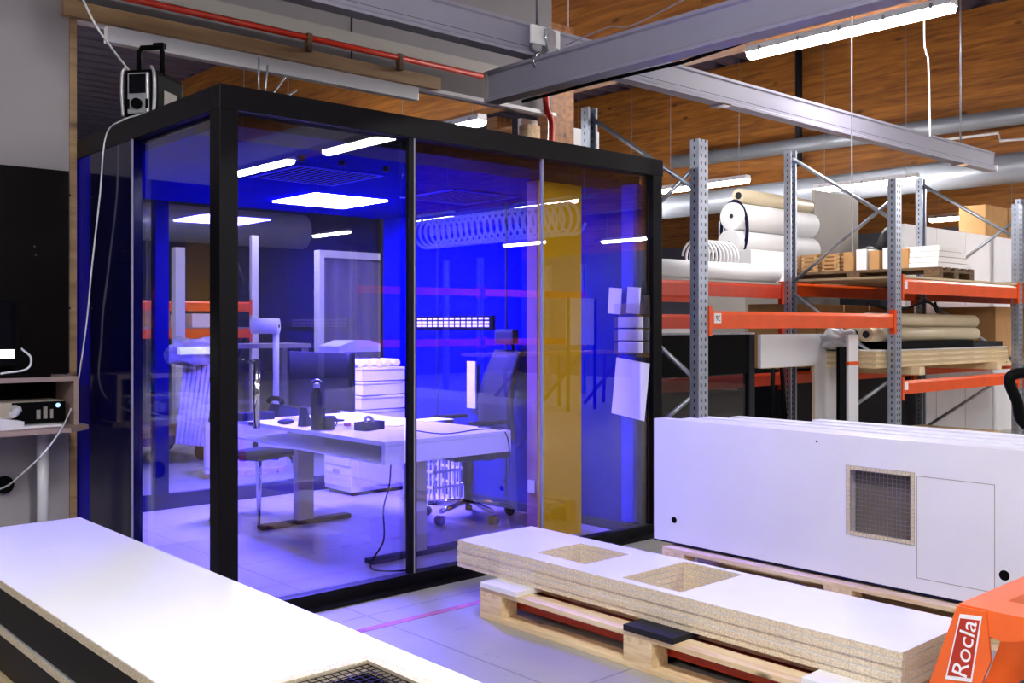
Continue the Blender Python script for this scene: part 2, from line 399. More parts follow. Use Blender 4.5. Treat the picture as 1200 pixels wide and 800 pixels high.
# ducts, pipes and conduits along the timber
single('grey_conduit', MB().cyl(atx(790, 190, 15.1), atx(1230, 131, 15.1), .13), M['duct'], 'grey round conduit running across the deep timber beam', 'pipe')
a = atx(845, 230, 13.6); b_ = atx(1240, 212, 13.6)
single('ventilation_duct', MB().cyl((13.6, 14, 3.42), (13.6, -2, 3.42), .2, 24), M['duct'], 'fat pale grey ventilation duct above the racking', 'duct')
single('conduit_drop', MB().cyl(atx(936, 60, 15.2), atx(936, 195, 15.2), .06), M['darkgrey'], 'dark vertical conduit on the deep timber beam', 'pipe')
def wire(name, pts, r, m, label, cat='cable', group=None):
    return single(name, MB().tube(pts, r, 6), m, label, cat, group)
p = atd(998, 35, 8.2); wire('hanging_cable', [Vector((p.x, p.y, ZR)), p, atd(998, 170, 8.2), atd(999, 300, 8.2)], .006, M['paper'], 'straight white cable hanging in front of the timber beam, left one')
p = atd(1083, 20, 9)
wire('hanging_cable', curve_pts([Vector((p.x, p.y, ZR)), p, atd(1085, 60, 9), atd(1088, 75, 9), atd(1090, 160, 9)]), .008, M['paper'], 'kinked white cable hanging from the end of the big lamp')
wire('hanging_cable', [atx(666, -30, 8.2), atx(666, 37, 8.2)], .006, M['paper'], 'short white cable above the crane trolley')
wire('conduit_wire', [atx(1098, 165, 14.8), atx(1170, 156, 14.8), atx(1172, 165, 14.8), atx(1215, 162, 14.8)], .02, M['paper'], 'pale cable bent along the timber at the right edge')

# ================================================================ LAMPS
def tube_lamp(c, label, L=1.5, group=None, rz=0, full=True):
    t = thing('tube_lamp', label, 'ceiling lamp', c, rz, group)
    part('housing', MB().prism([(-.07, .0), (-.055, .06), (.055, .06), (.07, .0)], 1, -L/2, L/2), M['white_side'], t, local=True)
    m2 = MB().prism([(-.065, 0), (-.055, -.035), (-.03, -.055), (.03, -.055), (.055, -.035), (.065, 0)], 1, -L/2+.01, L/2-.01)
    part('diffuser', m2, M['tube'], t, local=True)
    for s in ((-1, -.5, 0, .5, 1) if full else (-1, 1)):
        part('clip', MB().box((-.074, s*L*.42-.012, -.012), (-.066, s*L*.42+.012, .035)), M['steel'], t, local=True)
    for s in (-1, 1):
        if full: part('hanger', MB().cyl((0, s*L*.4, .06), (0, s*L*.4, ZR-c[2]), .004, 6), M['steel'], t, local=True)
    return t
tube_lamp((7.89, 4.48, 3.9), 'bright fluorescent lamp hung in the top right above the crane rails', 1.92)
tube_lamp((6.4, 8.3, 3.4), 'fluorescent lamp just above the cabin roof, seen end on', 1.5)
tube_lamp((12.3, 9.3, 3.5), 'far fluorescent lamp seen left of the tall perforated uprights', 1.6)
tube_lamp((12.9, 11.9, 3.45), 'farthest fluorescent lamp low beside the wrapped goods', 1.6)
tube_lamp((12.7, 6.9, 3.3), 'fluorescent lamp behind the second tall upright', 1.5)
tube_lamp((16.9, 7.2, 3.2), 'added fluorescent lamp hidden behind the cartons and white panels', 1.5)  # hidden lamp, added to light the far timber wall
tube_lamp((13.2, 3.0, 3.3), 'small distant lamp behind the white boxes under the duct', 1.5)
gb = 'fluorescent lamps seen only mirrored in the glass'
for (x, y, q) in ((6.48, -1.45, 'at the top middle of the front pane'), (6.48, -3.8, 'largest in the left front pane'), (6.48, -7.4, 'far behind the large one'), (12.1, -4.2, 'across the yellow divider'), (11.9, -7.3, 'beside the middle mullion'), (12.3, -11.5, 'just below the lit ceiling panel'), (17.5, -10.6, 'under the spiral hose'), (18.6, -8.1, 'short, near the right cabin post')):
    tube_lamp((x, y, 3.5), 'fluorescent lamp mirrored in the cabin glass, '+q, 1.5, gb)
gb = 'unseen fluorescent lamps added around the photographer'  # unseen lamps added to light the table, racks and mirrored whiteboard
for (x, y, q) in ((.9, -1.2, 'just behind the photographer'), (.9, -4.2, 'farther behind the photographer'), (1.2, 1.7, 'over the white table panels'), (-2.6, 1.5, 'left of the photographer'), (-2.6, -3, 'behind and left of the photographer'), (12.3, .6, 'beyond the right edge of the picture'), (17.5, -3, 'far beyond the right edge of the picture')):
    tube_lamp((x, y, 3.6), 'fluorescent tube lamp added out of frame, '+q, 1.5, gb)
gb = 'fluorescent lamps added over the hall behind the cabin'  # added to brighten the dark hall seen through the glass
for (x, y, q) in ((.9, 9.5, 'nearest to its left wall'), (.9, 14.0, 'above the far rack'), (6.4, 12.0, 'above the strip curtain'), (6.4, 20, 'farthest to the right'), (.9, 20, 'farthest to the left')):
    tube_lamp((x, y, 3.6), 'fluorescent lamp added over the hall behind the cabin, '+q, 1.5, gb)

# ================================================================ CABIN
CX0, CX1, CY0, CY1, CT = 1.99, 5.06, 4.15, 7.22, 2.43
cab = thing('office_cabin', 'glass walled office cabin with black frame and blue interior', 'office cabin', (3.5, 5.7, 0))
PW = .09
for (x, y) in ((CX0, CY0), (CX1-PW-.01, CY0), (CX0, CY1-PW), (CX1-PW-.01, CY1-PW)):
    part('corner_post', MB().box((x, y, 0), (x+PW+(.0), y+PW+.01, CT-.11), .004), M['blackmetal'], cab)
part('top_rail', MB().box((CX0, CY0, CT-.11), (CX1, CY0+.1, CT), .004), M['blackmetal'], cab)
part('top_rail', MB().box((CX0, CY0+.1, CT-.11), (CX0+.1, CY1, CT), .004), M['blackmetal'], cab)
part('top_rail', MB().box((CX1-.1, CY0+.1, CT-.11), (CX1, CY1, CT), .004), M['blackmetal'], cab)
part('top_rail', MB().box((CX0+.1, CY1-.1, CT-.11), (CX1-.1, CY1, CT), .004), M['blackmetal'], cab)
part('bottom_rail', MB().box((CX0+PW, CY0+.0, 0), (CX1-PW-.01, CY0+.07, .075), .004).box((CX0+PW, CY0-.05, 0), (CX1-PW, CY0, .02)), M['blackmetal'], cab)
part('bottom_rail', MB().box((CX0, CY0+PW+.01, 0), (CX0+.07, CY1-PW, .075), .004), M['blackmetal'], cab)
part('bottom_rail', MB().box((CX0+PW, CY1-.07, 0), (CX1-PW-.01, CY1, .11), .004), M['navy'], cab)
part('roof_panel', MB().box((CX0+.1, CY0+.1, CT-.1), (CX1-.1, CY1-.1, CT-.04)), M['blackmetal'], cab)
# inner ceiling with opening shapes laid under it
CZ = 2.27
part('inner_ceiling', MB().box((CX0+.08, CY0+.42, CZ), (CX1-.12, CY1-.1, CZ+.04)), M['blue'], cab)
part('front_soffit', MB().box((CX0+.08, CY0+.1, CZ+.0), (CX1-.12, CY0+.42, CZ+.045)), M['black'], cab)
part('ceiling_light', MB().box((3.58, 6.0, CZ-.012), (4.18, 6.6, CZ-.002)), M['led'], cab, 'lit white panel light')
def perf_vent(x, y, s=.3):
    mbv = MB().box((x-s, y-s, CZ-.01), (x+s, y+s, CZ-.004)); fr = part('ceiling_vent', mbv, M['bluesat'], cab)
    h = MB()
    for i in range(12):
        for j in range(12):
            px, py = x-s+.05+i*(2*s-.1)/11, y-s+.05+j*(2*s-.1)/11
            h.box((px-.011, py-.017, CZ-.0125), (px+.011, py+.017, CZ-.0105))
    part('perforation', h, M['black'], fr)
perf_vent(3.17, 5.3); perf_vent(4.45, 5.5)
h = MB()
for x in (2.75, 3.0, 3.3): h.cyl((x, 4.75, CZ-.03), (x, 4.75, CZ-.001), .02)
part('spotlight', h, M['darkblue'], cab)
# walls
wl = part('right_wall', MB().box((4.92, CY0+.1, .0), (4.99, CY1-.1, CZ)), M['blue'], cab)
part('wall_seam', MB().box((4.913, 5.52, .08), (4.92, 5.535, CZ)).box((4.913, 6.35, .08), (4.92, 6.365, CZ)), M['darkblue'], wl)
part('skirting', MB().box((4.905, CY0+.1, 0), (4.92, CY1-.1, .06)), M['darkblue'], wl)
v = part('wall_vent', MB().box((4.9, 5.66, 1.33), (4.92, 6.72, 1.43)), M['black'], wl)
h = MB()
for i in range(14):
    for j in range(3):
        h.box((4.896, 5.70+i*.071, 1.344+j*.028), (4.9, 5.75+i*.071, 1.360+j*.028))
part('vent_slot', h, M['white_side'], v)
part('side_panel', MB().box((CX0+.005, 5.17, .075), (CX0+.06, 5.78, CT-.11)), M['navy'], cab, 'glossy dark blue side panel')
part('side_panel', MB().box((CX0+.01, 5.785, .075), (CX0+.06, CY1-.1, CT-.11)), M['bluesat'], cab, 'bright blue side panel')
part('edge_profile', MB().box((CX0-.003, 5.155, .075), (CX0+.006, 5.167, CT-.11)), M['alu'], cab)
# glass panes
part('glass_pane', MB().box((CX0+.04, CY0+.1, .075), (CX0+.048, 5.155, CT-.11)), M['glassb'], cab)
part('glass_pane', MB().box((CX0+PW, CY0+.05, .075), (3.03, CY0+.058, CT-.11)), M['glass'], cab)
part('glass_pane', MB().box((3.083, CY0+.03, .075), (3.995, CY0+.038, CT-.11)), M['glass'], cab)
part('glass_pane', MB().box((4.005, CY0+.03, .075), (CX1-PW-.02, CY0+.038, CT-.11)), M['glass'], cab)
part('glass_joint', MB().box((3.993, CY0+.024, .075), (4.007, CY0+.044, CT-.11)), M['alu'], cab)
part('mullion', MB().box((3.032, CY0+.012, .075), (3.083, CY0+.04, CT-.11), .002), M['blackmetal'], cab)
part('mullion_strip', MB().box((3.064, CY0+.008, .075), (3.070, CY0+.012, CT-.11)), M['alu'], cab)
part('glass_pane', MB().box((CX0+PW, CY1-.05, .11), (CX1-PW-.07, CY1-.042, CT-.11)), M['glassc'], cab)
p = aty(190, 400, CY1-.1)
part('mullion', MB().box((p.x-.05, CY1-.1, .11), (p.x+.05, CY1-.02, CT-.11)), M['navy'], cab)
# door pull on the front-left pane
dh = MB().cyl((2.17, CY0+.0, .885), (2.17, CY0+.0, 1.20), .016)
dh.cyl((2.17, CY0, .9), (2.17, CY0+.06, .9), .01).cyl((2.17, CY0, 1.185), (2.17, CY0+.06, 1.185), .01)
part('door_handle', dh, M['chrome'], cab, 'upright chrome pull handle')
# yellow divider
yd = part('divider', MB().box((4.30, 4.53, 0), (4.69, 4.63, CZ-.005), .003), M['yellow'], cab, 'yellow full height divider')
part('divider_shaded_side', MB().box((4.292, 4.535, 0), (4.30, 4.625, CZ-.01)), M['mauve'], yd)  # divider's narrow side, its shade put in as a mauve colour
part('wall_socket', MB().box((4.283, 4.55, .3), (4.292, 4.61, .38), .003), M['white_side'], yd)
part('jamb', MB().box((4.88, CY0+.1, .08), (4.915, CY0+.2, CZ)), M['bluesat'], cab)
# things on the cabin roof
def radio():
    t = thing('jobsite_radio', 'black and silver jobsite radio with a tall handle on the cabin roof', 'radio', (2.09, 5.22, CT), math.radians(-52))
    part('body', MB().box((-.09, -.07, 0), (.09, .24, .27), .03), M['black'], t, local=True)
    part('front_frame', MB().box((-.06, -.084, .03), (.06, -.066, .245), .008), M['silver'], t, local=True)
    part('display', MB().box((-.047, -.089, .135), (.047, -.083, .235)), M['screen'], t, local=True)
    part('knob', MB().cyl((0, -.084, .08), (0, -.105, .08), .028), M['black'], t, local=True)
    for s_ in (-1, 1): part('button', MB().box((s_*.052-.006, -.09, .055), (s_*.052+.006, -.082, .105)), M['black'], t, local=True)
    for s_ in (-1, 1):
        part('corner_guard', MB().tube(curve_pts([(s_*.07, -.075, .275), (s_*.09, -.08, .24), (s_*.092, -.08, .12), (s_*.085, -.078, .02)]), .009, 6), M['silver'], t, local=True)
    part('side_label', MB().box((.0895, .02, .05), (.092, .15, .17)), M['grey'], t, local=True, label='pale side label')
    hd = [(-.06, .03, .25), (-.06, .03, .38), (-.045, .03, .405), (.06, .03, .405), (.075, .03, .38), (.075, .03, .25)]
    part('handle', MB().tube(hd, .014, 8).box((.03, .01, .395), (.09, .05, .425), .006), M['black'], t, local=True)
    part('foot_rail', MB().box((-.08, -.06, -.0), (.08, -.04, .02)), M['black'], t, local=True)
    return t
radio()
ws = [(-.0, 0, 0, .22), (.02, .0, .02, .19), (.03, .01, .12, .16), (.05, .02, .16, .1)]
wb = aty(309, 120, 4.35)
for i, (dx, dy, lx, h) in enumerate(ws):
    single('threaded_rod', MB().cyl((wb.x+dx*1.5, 4.4+dy, CT), (wb.x+dx*1.5+lx*.9, 4.4+dy, CT+h), .005, 8), M['steel'],
           ['tallest upright steel rod on the cabin roof', 'second upright steel rod on the cabin roof, slightly shorter', 'slanting steel rod on the cabin roof', 'short low-slanting steel rod on the cabin roof, rightmost'][i], 'rod', 'steel rods on the cabin roof')
wire('roof_cable', curve_pts([(2.42, 4.5, CT), (2.48, 4.52, CT+.05), (2.56, 4.55, CT+.045), (2.64, 4.55, CT)]), .005, M['paper'], 'white cable loop on the cabin roof right of the rods')
wire('roof_cable', curve_pts([(3.1, 4.5, CT), (3.16, 4.52, CT+.05), (3.25, 4.55, CT+.045), (3.32, 4.55, CT)]), .005, M['paper'], 'white cable loop on the cabin roof near the bright lamp')
wire('radio_cable', curve_pts([atx(80, -40, 1.75), atx(108, 22, 1.8), atx(130, 55, 1.92), atx(152, 84, 2.07)]), .006, M['paper'], 'white cable running down from the ceiling to the radio')
pts = [(2.02, 4.98, CT+.006), atx(143, 141, 1.975), atx(124, 160, 1.96), atx(117, 230, 1.95), atx(108, 310, 1.95), atx(100, 390, 1.95), atx(86, 470, 1.9), atd(60, 520, 4.9), atd(20, 560, 4.9), atd(2, 572, 5.1), atd(-25, 580, 5.3)]
wire('power_cord', curve_pts(pts), .0045, M['paper'], 'long white cord drooping from the cabin roof down past the desk')

# ---- inside the cabin
DZ = .70
t = thing('office_desk', 'white sit-stand desk inside the glass cabin', 'desk', (3.67, 5.5, 0))
part('desk_top', MB().box((3.2, 4.62, DZ-.025), (4.15, 6.4, DZ), .003), M['deskm'], t)
part('fascia', MB().box((3.2, 4.62, DZ-.13), (4.15, 4.65, DZ-.026)), M['deskm'], t)
part('lower_shelf', MB().box((3.2, 4.66, DZ-.13), (3.9, 6.4, DZ-.118)), M['deskm'], t)
part('back_rail', MB().box((3.9, 4.66, DZ-.13), (3.93, 6.4, DZ-.026)), M['darkgrey'], t)
for y in (4.74, 6.02):
    part('leg', MB().box((3.44, y-.035, .03), (3.56, y+.035, DZ-.13), .004), M['grey'], t)
    part('foot', MB().box((3.17, y-.04, 0), (3.86, y+.04, .03), .008), M['darkgrey'], t)
# monitor seen from behind
t = thing('computer_monitor', 'wide black monitor seen from behind on the white desk', 'monitor', (3.60, 5.95, DZ))
def scr(u, v):
    y = -.41+.82*u; return Vector((-.03*math.cos(y*2.2)+.01, y, .09+.38*v))
o = part('screen_shell', MB().grid(scr, 14, 2), M['darkgrey'], t, local=True); solidify(o, .025)
part('stand', MB().box((-.02, -.03, 0), (.01, .03, .2)).box((-.1, -.13, 0), (.1, .13, .012), .003), M['black'], t, local=True)
bc = atz(371, 503, DZ)
def bottle(c):
    t = thing('drinking_bottle', 'dark blue metal bottle with a carry loop on the desk', 'bottle', c)
    part('flask', MB().lathe((0, 0, 0), [(.034, 0), (.036, .01), (.036, .2), (.03, .235), (.02, .25), (.02, .262)]), M['darkblue'], t, local=True)
    part('cap', MB().lathe((0, 0, .262), [(.021, 0), (.021, .025), (.01, .03)]), M['steel'], t, local=True)
    part('loop', MB().tube([(.022*math.cos(a), -.022*math.cos(a), .295+.018*math.sin(a)) for a in [i*PI/8 for i in range(9)]], .004), M['steel'], t, local=True)
bottle(bc)
c = atz(385, 503, DZ)
t = thing('coffee_mug', 'dark blue mug beside the bottle on the desk', 'mug', c)
part('cup', MB().lathe((0, 0, 0), [(.036, 0), (.038, .004), (.039, .085), (.034, .085), (.033, .01)]), M['darkblue'], t, local=True)
part('handle', MB().tube([(.036+.025*math.sin(a), 0, .045+.03*math.cos(a)) for a in [i*PI/8 for i in range(9)]], .005), M['darkblue'], t, local=True)
c = atz(433, 503, DZ)
t = thing('desk_tray', 'blue-grey oval tray with a tape roll on the desk', 'tray', c, .3)
part('bowl', MB().box((-.09, -.05, 0), (.09, .05, .012), .004).box((-.09, -.05, 0), (-.082, .05, .05)).box((.082, -.05, 0), (.09, .05, .05)).box((-.09, -.05, 0), (.09, -.043, .05)).box((-.09, .043, 0), (.09, .05, .05)), M['darkblue'], t, local=True)
single('tape_roll', MB().tube([(c.x+.028*math.cos(a), c.y+.028*math.sin(a)*.7, c.z+.05+.028*math.sin(a)) for a in [i*PI/10 for i in range(20)]], .011, 8, True), M['grey'], 'roll of tape lying in the desk tray', 'tape roll')
c = atz(407, 499, DZ)
single('magenta_eraser', MB().box((c.x-.02, c.y-.015, DZ), (c.x+.02, c.y+.015, DZ+.02), .004), mat('magenta_plastic', (.8, .1, .35), .4), 'small magenta object left of the desk tray', 'eraser')
for i, (px, py, a, lab) in enumerate(((350, 491, .2, 'white paper sheet under the monitor'), (462, 497, .5, 'white paper sheets lying right of the tray'), (505, 492, .1, 'white papers near the right end of the desk'))):
    c = atz(px, py, DZ)
    single('paper_sheet', MB().box((c.x-.13, c.y-.09, DZ), (c.x+.13, c.y+.09, DZ+.004), 0, Matrix.Rotation(a, 3, 'Z')), M['paper'], lab+' in the cabin', 'paper', 'papers on the cabin desk')
c = atz(331, 487, DZ)
t = thing('desk_phone', 'dark desk phone at the left end of the cabin desk', 'phone', c)
part('body', MB().prism([(-.09, 0), (.09, 0), (.09, .05), (-.06, .09)], 1, -.07, .07), M['darkblue'], t, local=True)
part('handset', MB().tube(curve_pts([(-.06, -.1, .1), (-.05, -.06, .125), (-.05, .06, .125), (-.06, .1, .1)]), .018), M['black'], t, local=True)
c = atz(300, 492, DZ)
single('pen_box', MB().box((c.x-.13, c.y-.03, DZ), (c.x+.13, c.y+.03, DZ+.055), .006), M['darkblue'], 'low dark box with cables behind the door handle on the desk', 'box')
c = atz(358, 499, DZ)
single('phone_cradle', MB().prism([(-.03, 0), (.05, 0), (.0, .12), (-.015, .12)], 1, -.03, .03), M['darkblue'], 'small dark phone stand left of the bottle', 'phone stand').location = c
c = atz(335, 497, DZ)
single('computer_mouse', MB().blob((0, 0, .018), .06, .035, .018, .02), M['darkblue'], 'flat dark mouse on the left of the cabin desk', 'mouse').location = c
wire('desk_cable', curve_pts([atz(478, 503, DZ+.004), atz(520, 508, DZ+.004), atz(560, 503, DZ+.004), atz(583, 503, DZ+.004), (4.1, 4.6, DZ-.03), (4.12, 4.6, DZ-.2), (4.1, 4.63, DZ-.33)]), .004, M['black'], 'dark cable lying on the desk and drooping over its right corner')
wire('desk_cable', curve_pts([atz(560, 500, DZ+.004), atz(590, 501, DZ+.004), (4.2, 4.64, DZ-.05), (4.45, 4.9, .55), (4.6, 4.95, .62)]), .004, M['black'], 'thin dark cable running from the desk end to the divider')
wire('floor_cable', curve_pts([(3.27, 4.66, DZ-.13), (3.26, 4.66, .45), (3.22, 4.66, .32), (3.2, 4.63, .15), (3.1, 4.6, .012), (3.3, 4.42, .01), (3.6, 4.4, .01), (3.9, 4.48, .01)]), .005, M['black'], 'black cable hanging from the desk and trailing over the cabin floor')
# visitor chair
t = thing('visitor_chair', 'low stool chair with chrome legs left of the desk leg', 'chair', (3.34, 6.36, 0), .35)
part('seat', MB().box((-.23, -.21, .44), (.23, .2, .475), .016), M['darkblue'], t, local=True)
for sx in (-1, 1):
    for sy in (-1, 1):
        part('leg', MB().tube([(sx*.15, sy*.15, .44), (sx*.17, sy*.17, .38), (sx*.24, sy*.22, .005)], .011), M['chrome'], t, local=True)
part('under_frame', MB().box((-.17, -.02, .425), (.17, .02, .44)).box((-.02, -.17, .425), (.02, .17, .44)), M['chrome'], t, local=True)
# office chair
t = thing('office_chair', 'black swivel office chair with headrest behind the white desk', 'office chair', (4.46, 5.42, 0), math.radians(170))
part('seat', MB().box((-.22, -.24, .43), (.24, .24, .50), .03), M['darkgrey'], t, local=True)
def bk(u, v):
    z = .55+.62*v; return Vector((-.24-.09*v+.06*math.sin(v*3.2)-.05*math.cos((u-.5)*3), (u-.5)*.44*(1-.25*v*v), z))
o = part('backrest', MB().grid(bk, 8, 10), M['darkgrey'], t, local=True); solidify(o, .045)
part('back_strut', MB().tube(curve_pts([(-.05, 0, .42), (-.24, 0, .42), (-.34, 0, .55), (-.36, 0, .85)]), .02), M['black'], t, local=True)
part('headrest', MB().box((-.35, -.13, 1.22), (-.29, .13, 1.33), .025), M['darkgrey'], t, local=True)
part('headrest_arm', MB().tube([(-.36, 0, 1.1), (-.38, 0, 1.2), (-.33, 0, 1.27)], .012), M['black'], t, local=True)
for s in (-1, 1):
    part('armrest', MB().box((-.14, s*.28-.04, .68), (.14, s*.28+.04, .705), .01).box((-.03, s*.28-.02, .46), (.03, s*.28+.02, .68)), M['black'], t, local=True)
part('gas_column', MB().cyl((0, 0, .1), (0, 0, .43), .028).cyl((0, 0, .25), (0, 0, .43), .04), M['black'], t, local=True)
for k in range(5):
    a = 2*PI*k/5+.4; d = Vector((math.cos(a), math.sin(a), 0)); n_ = Vector((-d.y, d.x, 0))
    sp = part('base_spoke', MB().tube([Vector((0, 0, .12))+d*.02, Vector((0, 0, .09))+d*.3], .018), M['chrome'], t, local=True)
    part('caster', MB().cyl(d*.31-n_*.025+Vector((0, 0, .032)), d*.31+n_*.025+Vector((0, 0, .032)), .032), M['black'], sp, local=True)
# white drawer cabinet with boxes on it
t = thing('drawer_cabinet', 'white drawer cabinet at the back corner of the cabin', 'cabinet', (4.6, 6.9, 0))
part('carcass', MB().box((4.325, 6.705, .03), (4.88, 7.1, .56), .003), M['white_side'], t)
for k in range(3):
    d = part('drawer', MB().box((4.315, 6.72, .07+k*.165), (4.324, 7.09, .225+k*.165)), M['white_side'], t)
    part('recess_grip', MB().box((4.312, 6.86, .17+k*.165), (4.3155, 6.96, .2+k*.165)), M['grey'], d)
d = part('door', MB().box((4.4, 6.694, .07), (4.86, 6.703, .54)), M['white_side'], t)
part('recess_grip', MB().box((4.42, 6.69, .46), (4.56, 6.6945, .49)), M['grey'], d)
part('plinth', MB().box((4.35, 6.73, 0), (4.87, 7.08, .03)), M['darkgrey'], t)
for k in range(4):
    z = .562+k*.115
    bx = thing('flat_carton', ['lowest', 'second lowest', 'third', 'topmost'][k]+' white flat box stacked on the drawer cabinet', 'box', (4.66, 6.9, z), [.02, -.03, .02, -.01][k], 'white boxes on the drawer cabinet')
    part('box_body', MB().box((-.21, -.16, 0), (.21, .16, .108), .003), M['paper'], bx, local=True)
    part('lid_edge', MB().box((-.212, -.162, .085), (.212, .162, .09)), M['grey'], bx, local=True)
for k in range(5):
    a = Vector((4.46+k*.09, 6.78, 1.05)); single('drawing_roll', MB().cyl(a, a+Vector((.03, .27, .0)), .03, 12), M['paper'], ['leftmost','second','third','fourth','rightmost'][k]+' rolled drawing on top of the white boxes in the cabin', 'paper roll', 'paper rolls on the white boxes')
# laundry basket
t = thing('plastic_basket', 'white slotted plastic basket behind the office chair', 'basket', (4.72, 6.15, 0))
sh = MB().box((-.15, -.2, 0), (.17, .2, .01))
for k in range(9): sh.box((-.155, -.19+k*.046, 0), (-.145, -.175+k*.046, .36)); sh.box((.145, -.19+k*.046, 0), (.155, -.175+k*.046, .36))
for k in range(7): sh.box((-.15+k*.048, -.2, 0), (-.135+k*.048, -.19, .36)); sh.box((-.15+k*.048, .19, 0), (-.135+k*.048, .2, .36))
for z in (0, .12, .24): sh.box((-.157, -.202, z), (-.143, .202, z+.02)); sh.box((.143, -.202, z), (.157, .202, z+.02)); sh.box((-.157, -.202, z), (.157, -.188, z+.02)); sh.box((-.157, .188, z), (.157, .202, z+.02))
part('slatted_body', sh, M['white_side'], t, local=True)
part('rim', MB().box((-.165, -.21, .34), (-.145, .21, .37)).box((.145, -.21, .34), (.165, .21, .37)).box((-.165, -.21, .34), (.165, -.19, .37)).box((-.165, .19, .34), (.165, .21, .37)), M['white_side'], t, local=True)
p = atx(549, 470, 4.86)
single('slotted_rail', MB().box((4.885, p.y-.05, .72), (4.90, p.y+.05, 1.08)), M['white_side'], 'white slotted cable rail on the wall beside the office chair', 'rail')
# brochure holder and hanging sheet on the right wall near the glass
t = thing('brochure_holder', 'clear acrylic brochure holder on the right inner wall', 'brochure holder', (4.85, 4.4, 1.1))
pa = atx(722, 372, 4.87); pb = atx(758, 372, 4.87)
part('back_plate', MB().box((4.89, pb.y, 1.15), (4.9, pa.y, 1.55)), M['acrylic'], t)
for k in range(4): part('pocket', MB().box((4.84, pb.y+.01, 1.17+k*.085), (4.846, pa.y-.01, 1.24+k*.085)).box((4.84, pb.y+.01, 1.17+k*.085), (4.889, pa.y-.01, 1.175+k*.085)), M['acrylic'], t)
for k in range(2):
    y = pb.y+.05+k*.16
    single('leaflet', MB().box((4.86, y, 1.43), (4.864, y+.11, 1.6), 0, Matrix.Rotation(.08, 3, 'X')), M['paper'], ['right', 'left'][k]+' leaflet standing at the top of the brochure holder', 'leaflet')
for k in range(3): single('leaflet', MB().box((4.855, pb.y+.03, 1.18+k*.08), (4.87, pa.y-.03, 1.25+k*.08)), M['paper'], 'white leaflets in '+['the lowest', 'the middle', 'the upper']+[''] if False else 'white leaflets in '+['the lowest', 'the middle', 'the upper'][k]+' pocket of the brochure holder', 'leaflet')
single('floor_plan_sheet', MB().box((4.87, pb.y, .76), (4.874, pa.y+.02, 1.13), 0, Matrix.Rotation(.12, 3, 'X')), M['paper'], 'tilted white drawing sheet hanging below the brochure holder', 'sheet')

# ================================================================ LEFT DESK WITH SHELF
t = thing('workstation_desk', 'wooden desk top on white legs against the left partition', 'desk', (1.0, 5.75, 0))
part('desk_top', MB().prism([(-1.2, 5.5), (1.80, 5.5), (1.93, 5.62), (1.93, 5.98), (-1.2, 5.98)], 2, .785, .81), M['shelfwood'], t)
for x in (1.74, -.9): part('leg', MB().cyl((x, 5.78, 0), (x, 5.78, .785), .03), M['white_side'], t)
t = thing('monitor_shelf', 'low shelf unit with cubby on the left desk', 'shelf', (1.2, 5.8, .81))
part('top_board', MB().box((-.2, 5.66, 1.05), (1.89, 5.98, 1.075)), M['shelfwood'], t)
part('side_board', MB().box((1.865, 5.66, .81), (1.89, 5.98, 1.05)), M['shelfwood'], t)
part('back_board', MB().box((-.2, 5.96, .81), (1.865, 5.98, 1.05)), M['black'], t)
single('back_panel', MB().box((-.9, 5.955, 1.08), (1.935, 5.995, 2.24)), M['blackboard'], 'large black pinboard on the left partition above the desk', 'panel')
t = thing('desktop_computer', 'beige desktop computer with black front in the cubby', 'computer', (1.65, 5.8, .82))
part('case', MB().box((1.42, 5.70, .825), (1.83, 5.93, .945), .006), mat('beige_case', (.72, .68, .62), .5), t)
ff = part('front_panel', MB().box((1.56, 5.688, .828), (1.83, 5.702, .942), .003), M['black'], t, 'black front')
part('round_badge', MB().cyl((1.79, 5.688, .92), (1.79, 5.684, .92), .012), M['logo'], ff)
part('vent_marks', MB().box((1.68, 5.686, .85), (1.70, 5.689, .9)).box((1.715, 5.686, .85), (1.735, 5.689, .915)).box((1.75, 5.686, .85), (1.765, 5.689, .9)), M['grey'], ff)
single('desk_papers', MB().box((1.35, 5.60, .811), (1.78, 5.95, .822), 0, Matrix.Rotation(.05, 3, 'Z')), M['paper'], 'white papers under the desktop computer', 'paper')
p = aty(8, 473, 5.66)
t = thing('white_telephone', 'white telephone handset beside the desktop computer', 'telephone', (p.x, 5.66, .811))
part('base', MB().prism([(-.09, 0), (.06, 0), (.06, .04), (-.09, .07)], 1, -.09, .09), M['white_side'], t, local=True)
part('handset', MB().tube(curve_pts([(.0, -.1, .08), (.04, -.05, .1), (.04, .05, .1), (.02, .1, .08)]), .02), M['white_side'], t, local=True)
sw = aty(22, 412, 5.72)
t = thing('left_monitor', 'black monitor at the left edge on the shelf', 'monitor', (sw.x-.3, 5.75, 1.075))
part('bezel', MB().box((-.33, -.02, .06), (.315, .02, .42), .006), M['black'], t, local=True)
sc_ = part('display', MB().box((-.3, -.024, .09), (.285, -.0195, .4)), M['screen'], t, local=True)
part('taskbar', MB().box((-.3, -.0265, .105), (.28, -.0245, .15)), M['scr'], sc_, local=True)
part('stand', MB().box((-.03, 0, 0), (.03, .03, .1)).box((-.12, -.08, 0), (.12, .09, .012), .004), M['black'], t, local=True)
single('keyboard', MB().box((sw.x-.1, 5.67, 1.076), (1.75, 5.74, 1.094), .004), M['black'], 'black keyboard end on the shelf below the monitor', 'keyboard')
wire('monitor_cable', curve_pts([(sw.x+.02, 5.75, 1.23), (sw.x+.06, 5.72, 1.18), (sw.x+.03, 5.69, 1.12), (sw.x-.1, 5.68, 1.1)]), .006, M['paper'], 'pale cable looping beside the monitor edge')
single('cable_grommet', MB().cyl(aty(5, 568, 5.999), aty(5, 568, 5.97), .05), M['black'], 'black round cable outlet low on the left partition', 'outlet')
